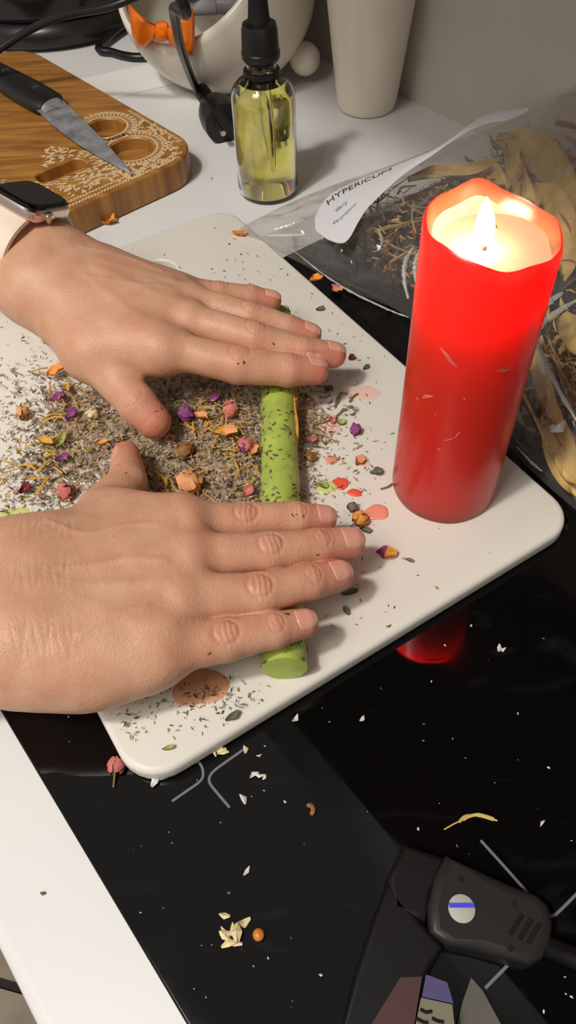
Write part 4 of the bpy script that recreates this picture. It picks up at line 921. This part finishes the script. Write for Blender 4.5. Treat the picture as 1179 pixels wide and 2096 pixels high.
# flower pieces, each one an object
def pal(n, rgb): return mat(n, rgb, .6, .25, var=.22, vscale=160, bump=.2, bscale=300)
m_pe, m_pk, m_pu, m_or2, m_br, m_gr, m_dr, m_cream, m_wh, m_lg = pal('petal_peach', (226, 160, 112)), pal('petal_pink', (206, 120, 112)), pal('petal_purple', (142, 72, 122)), pal('petal_orange', (226, 152, 72)), pal('bud_brown', (140, 96, 58)), pal('leaf_grey', (112, 110, 92)), pal('petal_dark_red', (120, 40, 48)), pal('floret_cream', (226, 208, 160)), pal('bit_white', (214, 210, 200)), pal('leaf_light', (160, 168, 96))
def petal_mesh(b, c, ln, wd, yaw, tilt, cup, mi=0, roll=0.0, nu=8, nv=7):
    t = np.array([math.cos(yaw) * math.cos(tilt), math.sin(yaw) * math.cos(tilt), math.sin(tilt)]); s2 = np.array([-math.sin(yaw), math.cos(yaw), 0]); u2 = np.cross(t, s2)
    s3 = s2 * math.cos(roll) + u2 * math.sin(roll); u3 = np.cross(t, s3); rows = []
    for i in range(nu):
        a = i / (nu - 1); w = wd * (math.sin(math.pi * (.12 + .80 * a)) ** .75) * (.35 + .65 * math.sin(math.pi * .5 * min(1, a * 1.6)))
        rows.append([c + t * ln * a + s3 * w * q + u3 * (cup * wd * (q * q * 4) + cup * .5 * ln * (a - .5) ** 2) for q in np.linspace(-.5, .5, nv)])
    rows = np.array(rows); sh_ = c * 7; rows = rows + np.array([[[mnoise.noise(Vector(q * 330 + k3 * 11 + sh_)) for k3 in range(3)] for q in r_] for r_ in rows]) * wd * .22; b.grid(rows, mi); b.grid(rows - u3 * .00035, mi)
def rosebud(px, py, size, m1, m2, label, yaw=0.0, stem=True, z=None, name='dried_rosebud', cat='rosebud'):
    zz_ = z if z is not None else ZT + .0012; p = at(px, py, zz_ + size * .35); o = thing(name, label, cat, (p[0], p[1], zz_))
    ax = np.array([math.cos(yaw), math.sin(yaw), .10]); ax /= np.linalg.norm(ax)
    b = MB(); prof = [(size * .45 * math.sin(t) * (1 + .12 * math.cos(t)), -size * .5 * math.cos(t)) for t in np.linspace(0.001, math.pi - .001, 12)]
    b.lathe(prof, p, 18, axis=ax)
    v = np.array(b.v); v = v + np.array([[mnoise.noise(Vector(q * 420)) * size * .08 for _ in range(3)] for q in v]) * 1.5; b.v = [tuple(q) for q in v]
    b.build('bud', m1, o)
    b = MB()
    for k in range(5):
        a = k * 1.2566 + .4; e1_ = np.cross(ax, EZ); e1_ /= np.linalg.norm(e1_); e2_ = np.cross(ax, e1_); ray = e1_ * math.cos(a) + e2_ * math.sin(a); rows = []
        for i in range(7):
            tt = i / 6; row = []
            for q in np.linspace(-.5, .5, 6):
                an_ = a + q * 1.25 * math.sin(math.pi * (.15 + .75 * tt)); rr2 = e1_ * math.cos(an_) + e2_ * math.sin(an_); rad_ = size * (.20 + .34 * math.sin(math.pi * (.15 + .62 * tt))); row.append(p + ax * size * (-.5 + (.85 + .17 * math.sin(k * 2.3)) * tt) + rr2 * rad_ + np.array([mnoise.noise(Vector((p + rr2 * rad_ + ax * size * tt) * 420 + k3 * 9)) for k3 in range(3)]) * size * .16)
            rows.append(row)
        b.grid(rows)
    b.build('petal', m2, o, angle=180)
    if stem:
        b = MB(); b.tube(spline([p - ax * size * .45, p - ax * size * .8 + np.array([0, 0, -.1 * size]), p - ax * size * 1.3 - EZ * size * .2], 8), size * .06, 6); b.build('stem', mat('bud_stem', (140, 116, 64), .7), o)
    return o
rosebud(388, 990, .0125, m_or2, m_pe, 'large peach rosebud in the herb pile beside the right thumb', 2.4, False, ZT + .003)
rosebud(472, 838, .0095, m_pe, m_pk, 'peach rosebud close to the green candle below the left index finger', .3, True, ZT + .003)
rosebud(380, 848, .0090, m_pu, m_pu, 'purple rosebud just right of the left thumb tip', 3.0, False, ZT + .003)
rosebud(380, 922, .0090, m_br, m_br, 'tan brown rosebud with long stem in the middle of the pile', .2, True, ZT + .003)
rosebud(503, 910, .0085, m_pu, m_pk, 'magenta rosebud touching the green candle side', 1.2, False, ZT + .003)
rosebud(190, 848, .0070, m_cream, m_cream, 'pale yellow bud left of the left thumb', .8, False)
rosebud(48, 845, .0075, m_br, m_pe, 'brown peach bud at the left edge of the pile', 1.8, False)
rosebud(135, 1006, .0090, m_br, m_pk, 'brown red rosebud just above the right wrist', .2, False)
rosebud(728, 878, .0062, m_pu, m_pu, 'small purple rosebud alone between green candle and red candle', 1.4, False)
rosebud(636, 934, .0055, m_or2, m_br, 'tiny orange bud right beside the green candle', 1.0, False)
rosebud(738, 1062, .0075, m_br, m_or2, 'tan bud with a stem beside the round red wax spot', .6, True)
rosebud(722, 1038, .0048, m_pu, m_gr, 'greyish mauve bud above the right middle fingertip', 1.0, False)
rosebud(237, 1566, .0068, m_pk, m_pk, 'pink rosebud with stub on the black hob left of the board corner', 1.5, True, .0034)
rosebud(400, 1550, .0042, m_pk, m_pk, 'tiny pink bud on the hob against the board edge', 1.0, False, .0034)
def petal_obj(px, py, ln, wd, yaw, m, label, z=None, tilt=.08, cup=.35, name='flower_petal', cat='petal', m2=None, roll=.0):
    zz_ = (ZT + .0008) if z is None else z; p = at(px, py, zz_); b = MB(); t = np.array([math.cos(yaw), math.sin(yaw), 0])
    petal_mesh(b, p - t * ln * .5, ln, wd, yaw, tilt, cup, 0, roll)
    if m2: b.m = [1 if (k // 6) % 7 < 3 else 0 for k in range(len(b.f))]
    return tag(b.build(name, [m, m2] if m2 else m, angle=180), label, cat)
petal_obj(790, 1136, .0095, .0075, -.35, m_or2, 'pink and yellow petal beyond the right middle fingertip', m2=m_pu)
petal_obj(738, 946, .0065, .0055, .7, m_pe, 'peach petal with brown edge near the red candle', m2=m_br)
petal_obj(636, 903, .0075, .0055, .3, m_pk, 'dusty pink petal beside the green candle middle')
petal_obj(690, 596, .0095, .0075, -.7, m_pe, 'pink and yellow petal on the hob by the bag edge', z=.0036, m2=m_pk)
petal_obj(648, 573, .0090, .0065, .0, m_or2, 'yellow petal on the hob between board and bag')
petal_obj(222, 455, .0130, .0095, .2, m_or2, 'orange petal on the worktop beside the bamboo board', z=.0015)
petal_obj(490, 481, .0100, .0060, -.3, m_or2, 'orange petal on the board corner at the bag tip')
petal_obj(720, 733, .0048, .0038, .5, m_dr, 'dark red petal scrap beyond the left middle fingertip')
petal_obj(680, 862, .0052, .0042, 1.5, m_pk, 'mauve petal scrap left of the small purple rosebud')
petal_obj(700, 866, .0050, .0042, .2, m_lg, 'pale green leaf scrap beside the small purple rosebud', name='leaf_scrap', cat='leaf')
petal_obj(748, 1086, .0065, .0040, -.8, m_gr, 'grey green leaf scrap above the right middle fingernail', name='leaf_scrap', cat='leaf')
petal_obj(672, 798, .0070, .0050, -.6, m_gr, 'curled grey leaf beneath the left index fingertip', name='leaf_scrap', cat='leaf')
petal_obj(716, 1215, .0080, .0035, .2, m_gr, 'dark leaf scrap under the right ring fingertip', name='leaf_scrap', cat='leaf')
petal_obj(838, 1147, .0042, .0022, -.5, m_gr, 'small grey leaf right of the pink and yellow petal', name='leaf_scrap', cat='leaf')
petal_obj(772, 968, .0065, .0045, .1, m_gr, 'grey leaf scrap close to the red candle base', name='leaf_scrap', cat='leaf')
petal_obj(708, 1250, .0050, .0025, -1.2, m_gr, 'pointed grey leaf below the right ring fingertip', name='leaf_scrap', cat='leaf')
petal_obj(655, 634, .0060, .0034, .2, m_gr, 'dark grey leaf scrap on the board above the left ring finger', name='leaf_scrap', cat='leaf')
petal_obj(750, 753, .0050, .0030, .7, m_gr, 'grey leaf scrap right of the left fingertips', name='leaf_scrap', cat='leaf')
petal_obj(662, 995, .0060, .0045, -.6, m_lg, 'light green leaf beside the bright red wax drop', name='leaf_scrap', cat='leaf')
petal_obj(478, 1467, .0070, .0035, .6, m_gr, 'grey leaf scrap on the near board edge below the candle', name='leaf_scrap', cat='leaf')
petal_obj(345, 1532, .0055, .0025, .3, m_lg, 'green leaf scrap on the near board corner', name='leaf_scrap', cat='leaf')
petal_obj(118, 766, .0120, .0085, .4, m_or2, 'orange marigold petal above the left end of the pile', tilt=.3, z=ZT + .003)
petal_obj(140, 800, .0090, .0045, -1.2, m_y, 'yellow petal under the left thumb base', tilt=.3, z=ZT + .003)
petal_obj(122, 818, .0095, .0060, .3, m_pu, 'magenta petal left of the left thumb', tilt=.2, z=ZT + .003)
petal_obj(148, 852, .0085, .0055, .9, m_pu, 'violet petal left of the pale yellow bud', tilt=.2, z=ZT + .003)
petal_obj(95, 908, .0120, .0050, -.6, m_y, 'yellow petal at the left side of the pile', tilt=.2, z=ZT + .003)
petal_obj(128, 905, .0110, .0050, 1.4, m_lg, 'olive leaf in the left half of the pile', tilt=.2, z=ZT + .003, name='leaf_scrap', cat='leaf')
petal_obj(130, 940, .0080, .0055, .5, m_pu, 'lilac petal above the brown red rosebud', tilt=.2, z=ZT + .003)
petal_obj(55, 1003, .0075, .0055, .8, m_dr, 'dark red petal at the lower left of the pile', tilt=.2, z=ZT + .002)
petal_obj(465, 890, .0130, .0080, -.2, m_pe, 'peach and yellow petal in the middle of the pile', tilt=.2, z=ZT + .005, m2=m_y)
petal_obj(415, 858, .0100, .0060, -.6, m_pe, 'peach petal right of the purple rosebud', tilt=.3, z=ZT + .005)
petal_obj(522, 925, .0070, .0055, .9, m_pe, 'peach petal below the magenta rosebud', tilt=.3, z=ZT + .004)
petal_obj(440, 820, .0090, .0050, .4, m_pu, 'violet petal under the left index finger', tilt=.2, z=ZT + .004)
petal_obj(212, 908, .0070, .0030, .1, m_or2, 'orange petal sliver beside the right thumbnail', tilt=.2, z=ZT + .003)
petal_obj(510, 1010, .0080, .0060, 1.0, m_pk, 'dusty pink petal between green candle and right index finger', tilt=.3, z=ZT + .004)
# wax drops
def drop(px, py, rx, ry, yaw, m, label, h=.0009):
    p = at(px, py, ZT); b = MB(); rows = []; ex = np.array([math.cos(yaw), math.sin(yaw), 0]); ey = np.array([-ex[1], ex[0], 0])
    for i in range(28):
        a = 2 * math.pi * i / 28; w = 1 + .06 * math.sin(3 * a + px) + .04 * math.sin(5 * a + py)
        rows.append([p + (ex * rx * math.cos(a) + ey * ry * math.sin(a)) * rr * w + EZ * zz_ for rr, zz_ in ((1, -.0002), (1, .0001), (.93, h * .6), (.75, h * .95), (.4, h), (.01, h))])
    b.grid(rows, closed_u=True); return tag(b.build('wax_drop', m), label, 'wax drop')
m_wd = mat('wax_drop_red', (246, 92, 70), .28, .5, sss=.4, srad=(.004, .001, .001)); m_wd2 = mat('wax_drop_pale', (242, 150, 126), .28, .5, sss=.4, srad=(.004, .002, .001)); m_wd3 = mat('wax_drop_faint', (232, 196, 182), .35, .5); m_wg = mat('wax_drop_green', (208, 214, 130), .3, .5); m_wo = mat('wax_smear_orange', (208, 152, 114), .4, .5)
drop(697, 990, .0046, .0042, 0, m_wd, 'bright red wax drop, largest of the row by the green candle'); drop(726, 1009, .0040, .0026, -.3, m_wd, 'small red wax drop next to the bright red one')
drop(771, 1049, .0065, .0052, .1, m_wd2, 'round salmon pink wax drop close to the red candle'); drop(679, 942, .0036, .0030, 0, m_wd2, 'pink wax drop right of the tiny orange bud')
drop(668, 998, .0060, .0042, .2, m_wg, 'pale green wax drop left of the bright red drop'); drop(745, 805, .0100, .0060, 0, m_wd3, 'faint pink wax smear left of the red candle', .0003); drop(665, 872, .0100, .0080, 0, m_wd3, 'faint pink wax smear right of the green candle', .0003)
drop(740, 946, .0046, .0042, 0, m_wd3, 'faint pink wax drop under the peach petal', .0004); drop(412, 1408, .0130, .0085, .2, m_wo, 'orange wax smear under the right hand edge', .0006); drop(30, 1052, .0085, .0040, .1, m_wg, 'pale green wax smear above the right wrist', .0004)
drop(400, 1560 - 150, .0, .0, 0, m_wo, 'x') if False else None
# bits on the hob and worktop
def bit(px, py, size, m, label, z=.0033, n=4, name='herb_bit', cat='crumb'):
    p = at(px, py, z); b = MB()
    for k in range(n): flake(b, p + np.array([random.gauss(0, 1), random.gauss(0, 1), 0]) * size * (.28 if n > 1 else 0) + EZ * size * .12, size * random.uniform(.6, 1), random.uniform(.35, .7), random.random() * 6.28, random.uniform(-.2, .4), 0)
    return tag(b.build(name, m, smooth=False, recalc=False), label, cat)
bit(445, 1530, .0062, m_cream, 'cream floret on the hob at the near board edge', n=8, name='dried_floret'); bit(464, 1914, .0070, m_cream, 'pale yellow floret low in the middle of the hob', n=9, name='dried_floret')
bit(529, 1582, .0050, m_wh, 'oval white crumb right of the printed hob cross', n=2); bit(541, 1591, .0030, m_wh, 'little white crumb touching the oval white crumb', n=1); bit(501, 1535, .0042, m_cream, 'cream crumb at the tip of the printed hob line', n=1)
bit(604, 1470, .0042, m_wh, 'pale crumb on the hob below the green candle end', n=1); bit(530, 1546, .0030, m_cream, 'cream crumb between board edge and oval white crumb', n=1); bit(1027, 1330, .0040, m_wh, 'white crumb right of the mirrored red candle', n=2)
bit(741, 1471, .0036, m_wh, 'white fleck alone in the middle of the hob', n=1); bit(505, 1783, .0050, m_wh, 'white curl on the hob left of the middle', n=1); bit(497, 1637, .0050, m_wh, 'white sliver below the printed hob cross', n=1); bit(1110, 1686, .0040, m_wh, 'white fleck near the right end of the yellow strand', n=1)
bit(391, 1540, .0045, m_wh, 'white crumb beside the board corner', n=3); bit(334, 1592, .0055, m_wh, 'white sliver under the rounded board corner', n=2); bit(88, 1828, .0028, m_gr, 'dark speck on the worktop strip', .0004, 1); bit(433, 366, .0030, m_gr, 'dark speck on the worktop left of the bottle', .0004, 1)
b = MB(); b.lathe([(.0023 * math.sin(t), .0017 - .0017 * math.cos(t)) for t in np.linspace(0, math.pi, 10)], at(530, 1915, .0032), 16); tag(b.build('orange_seed', mat('seed_orange', (206, 128, 44), .35)), 'round orange seed right of the pale yellow floret', 'seed')
b = MB(); b.tube(spline([at(628, 1648, .0036), at(638, 1650, .0046), at(641, 1660, .0046), at(636, 1668, .0036)], 14), [.0004] + [.0010] * 12 + [.0004], 6); tag(b.build('curled_stem', m_br), 'curled brown stem bit in the middle of the hob', 'stem')
b = MB(); P_ = [(909, 1698), (930, 1686), (948, 1678), (958, 1672), (975, 1668), (995, 1672), (1018, 1680)]
b.tube(spline([at(x, y, .0042) for x, y in P_], 30), [.0003] * 10 + [.0007] * 10 + [.0009] * 8 + [.0004] * 2, 6, flat=.5); b.tube(spline([at(940, 1683, .0042), at(950, 1672, .0046), at(962, 1669, .0042)], 8), .0006, 5)
tag(b.build('yellow_stem', mat('straw_yellow', (206, 180, 104), .6)), 'long yellow petal strand on the hob above the mirrored gun', 'stem')
b = MB(); b.tube(spline([at(779, 1001, ZT + .0008), at(792, 997, ZT + .0012), at(803, 990, ZT + .0008)], 8), .0005, 5); b.tube(spline([at(788, 998, ZT + .001), at(800, 992, ZT + .0022)], 4), .0003, 4); tag(b.build('curled_stem', m_gr), 'thin dark stem touching the red candle base', 'stem')
b = MB()
for pts_ in ([(640, 870), (668, 862), (690, 850), (704, 836)], [(690, 825), (695, 812), (700, 802)], [(715, 822), (722, 812), (732, 805)], [(686, 832), (690, 815), (698, 803)]): b.tube(spline([at(x, y, ZT + .0015) for x, y in pts_], 12), .0005, 5)
for x, y in ((705, 806), (716, 832), (726, 838), (722, 846), (704, 838)): flake(b, at(x, y, ZT + .0015), .004, .5, random.random() * 6, .1, 0)
tag(b.build('herb_sprig', mat('sprig', (120, 116, 78), .7)), 'forked grey herb sprig right of the green candle under left fingertips', 'sprig')
b = MB()
for k in range(110):
    px, py = random.uniform(20, 1170), random.uniform(1180, 2080); p = at(px, py, .0033); q = p - hb0; 
    if abs(q @ HN) > .25 or abs(q @ HB) > .29 or in_board(p, -.004): continue
    flake(b, p, random.choice([.0005, .0006, .0008, .0010, .0014]), random.uniform(.4, .8), random.random() * 6.28, 0, 0 if random.random() < .75 else 1)
tag(b.build('hob_specks', [m_wh, m_gr], smooth=False, recalc=False), 'fine pale specks sprinkled over the black hob', 'specks', kind='stuff')

# ------------------------------------------------------------------ mirror images in the hob glass, modelled as small solids in dimmed colours
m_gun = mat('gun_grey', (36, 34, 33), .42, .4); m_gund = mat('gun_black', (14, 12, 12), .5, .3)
gp = lambda x, y: at(x, y, .0035)
gu = thing('gun_reflection', 'hob reflection of a dark grey gun with round pale sticker, modelled solid', 'reflection', gp(950, 1900))
gA, gB = gp(800, 1800), gp(1108, 1925); gxx = gB - gA; gln = np.linalg.norm(gxx); gxx /= gln; gyy = np.cross(EZ, gxx); gO = gA
def gpt(x, y): p = at(x, y, .0035) - gO; return np.array([p @ gxx, p @ gyy])
def shape(name, pix, h, m, bev=.0022, z0=.0):
    pts_ = np.array([gpt(*p) for p in pix]); c = pts_.mean(0); n = len(pts_); b = MB(); rows = []
    for k in range(6):
        th = math.pi / 2 * k / 5; ins_ = bev * (1 - math.cos(th)); d = c - pts_; dl = np.linalg.norm(d, axis=1, keepdims=True); q = pts_ + d / dl * ins_; rows.append([gO + gxx * a[0] + gyy * a[1] + EZ * (z0 + h - bev + bev * math.sin(th)) for a in q])
    base = [gO + gxx * a[0] + gyy * a[1] + EZ * z0 for a in pts_]; rows = [base] + rows
    for a_, b_ in zip(rows, rows[1:]): b.add(list(a_) + list(b_), [(i, (i + 1) % n, n + (i + 1) % n, n + i) for i in range(n)])
    b.add(rows[-1], [tuple(range(n))]); b.add(base, [tuple(reversed(range(n)))]); return b.build(name, m, gu, angle=50)
def smooth_poly(pix, n=48):
    p = np.array(pix + [pix[0], pix[1], pix[2]], float); s = spline(p, n * 2); return [tuple(q) for q in s[int(n * 2 / (len(p) - 1)):][: int(n * 2 * len(pix) / (len(p) - 1))]]
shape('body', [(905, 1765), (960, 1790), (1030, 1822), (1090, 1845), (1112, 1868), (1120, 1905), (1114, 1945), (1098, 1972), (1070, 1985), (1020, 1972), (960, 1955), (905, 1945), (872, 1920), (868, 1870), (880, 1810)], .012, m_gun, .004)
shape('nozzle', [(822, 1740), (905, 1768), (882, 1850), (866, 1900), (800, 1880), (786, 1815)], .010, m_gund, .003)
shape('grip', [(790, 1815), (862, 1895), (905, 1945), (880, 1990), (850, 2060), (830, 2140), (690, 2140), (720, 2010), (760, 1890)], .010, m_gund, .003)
def gdisk(name, x, y, r, m, z, h=.0005, parent=gu):
    b = MB(); o = at(x, y, z); b.lathe([(0, 0), (r, 0), (r, h * .7), (r * .94, h), (0, h)], o, 32); return b.build(name, m, parent)
stz = .0035 + .012
gdisk('sticker', 945, 1860, .0049, mat('dimmed_sticker', (176, 176, 164), .5), stz)
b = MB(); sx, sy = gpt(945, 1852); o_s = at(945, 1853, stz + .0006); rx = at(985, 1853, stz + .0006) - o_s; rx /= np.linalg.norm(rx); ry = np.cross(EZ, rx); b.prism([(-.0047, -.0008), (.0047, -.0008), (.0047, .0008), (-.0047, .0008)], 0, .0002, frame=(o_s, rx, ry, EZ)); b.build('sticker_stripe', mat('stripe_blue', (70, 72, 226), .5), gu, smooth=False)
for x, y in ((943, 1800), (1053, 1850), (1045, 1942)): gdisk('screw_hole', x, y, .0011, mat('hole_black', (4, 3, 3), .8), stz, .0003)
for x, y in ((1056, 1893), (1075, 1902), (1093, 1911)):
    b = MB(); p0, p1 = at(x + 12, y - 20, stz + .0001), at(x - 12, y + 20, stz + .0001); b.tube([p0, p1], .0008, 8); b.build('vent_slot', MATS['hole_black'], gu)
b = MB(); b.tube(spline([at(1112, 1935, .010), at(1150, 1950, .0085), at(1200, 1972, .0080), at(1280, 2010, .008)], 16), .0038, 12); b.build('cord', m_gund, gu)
# mirrored box, its reflection modelled as a dimmed solid
bx_ = thing('carton_reflection', 'hob reflection of a purple, cream and maroon box, modelled solid', 'box', gp(870, 2070))
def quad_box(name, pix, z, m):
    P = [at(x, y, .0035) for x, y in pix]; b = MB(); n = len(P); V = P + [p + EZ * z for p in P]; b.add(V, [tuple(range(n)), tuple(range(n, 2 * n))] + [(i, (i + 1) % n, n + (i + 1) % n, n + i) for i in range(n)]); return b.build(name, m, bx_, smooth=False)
quad_box('maroon_side', [(815, 2010), (858, 2008), (838, 2130), (740, 2130)], .0104, mat('dimmed_maroon', (72, 44, 44), .6)); quad_box('purple_panel', [(866, 2004), (908, 2020), (920, 2062), (858, 2048)], .0106, mat('dimmed_purple', (78, 70, 112), .6)); quad_box('cream_panel', [(856, 2050), (918, 2064), (925, 2130), (840, 2130)], .0104, mat('dimmed_cream', (120, 114, 92), .6))
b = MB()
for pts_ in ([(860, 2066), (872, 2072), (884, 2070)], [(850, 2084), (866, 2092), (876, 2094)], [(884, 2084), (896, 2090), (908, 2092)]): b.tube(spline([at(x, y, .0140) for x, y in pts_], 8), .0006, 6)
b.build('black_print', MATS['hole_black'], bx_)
b = MB(); P = [at(x, y, .0035) for x, y in ((962, 2004), (985, 2030), (1040, 2130), (925, 2130), (945, 2052))]; n = len(P); b.add(P + [p + EZ * .003 for p in P], [tuple(range(n)), tuple(range(n, 2 * n))] + [(i, (i + 1) % n, n + (i + 1) % n, n + i) for i in range(n)]); tag(b.build('wedge_reflection', mat('dimmed_grey', (92, 88, 80), .7), smooth=False), 'grey wedge of the hob reflection at the bottom right, modelled solid', 'card')  # grey wedge of the hob reflection, modelled as a thin dim solid
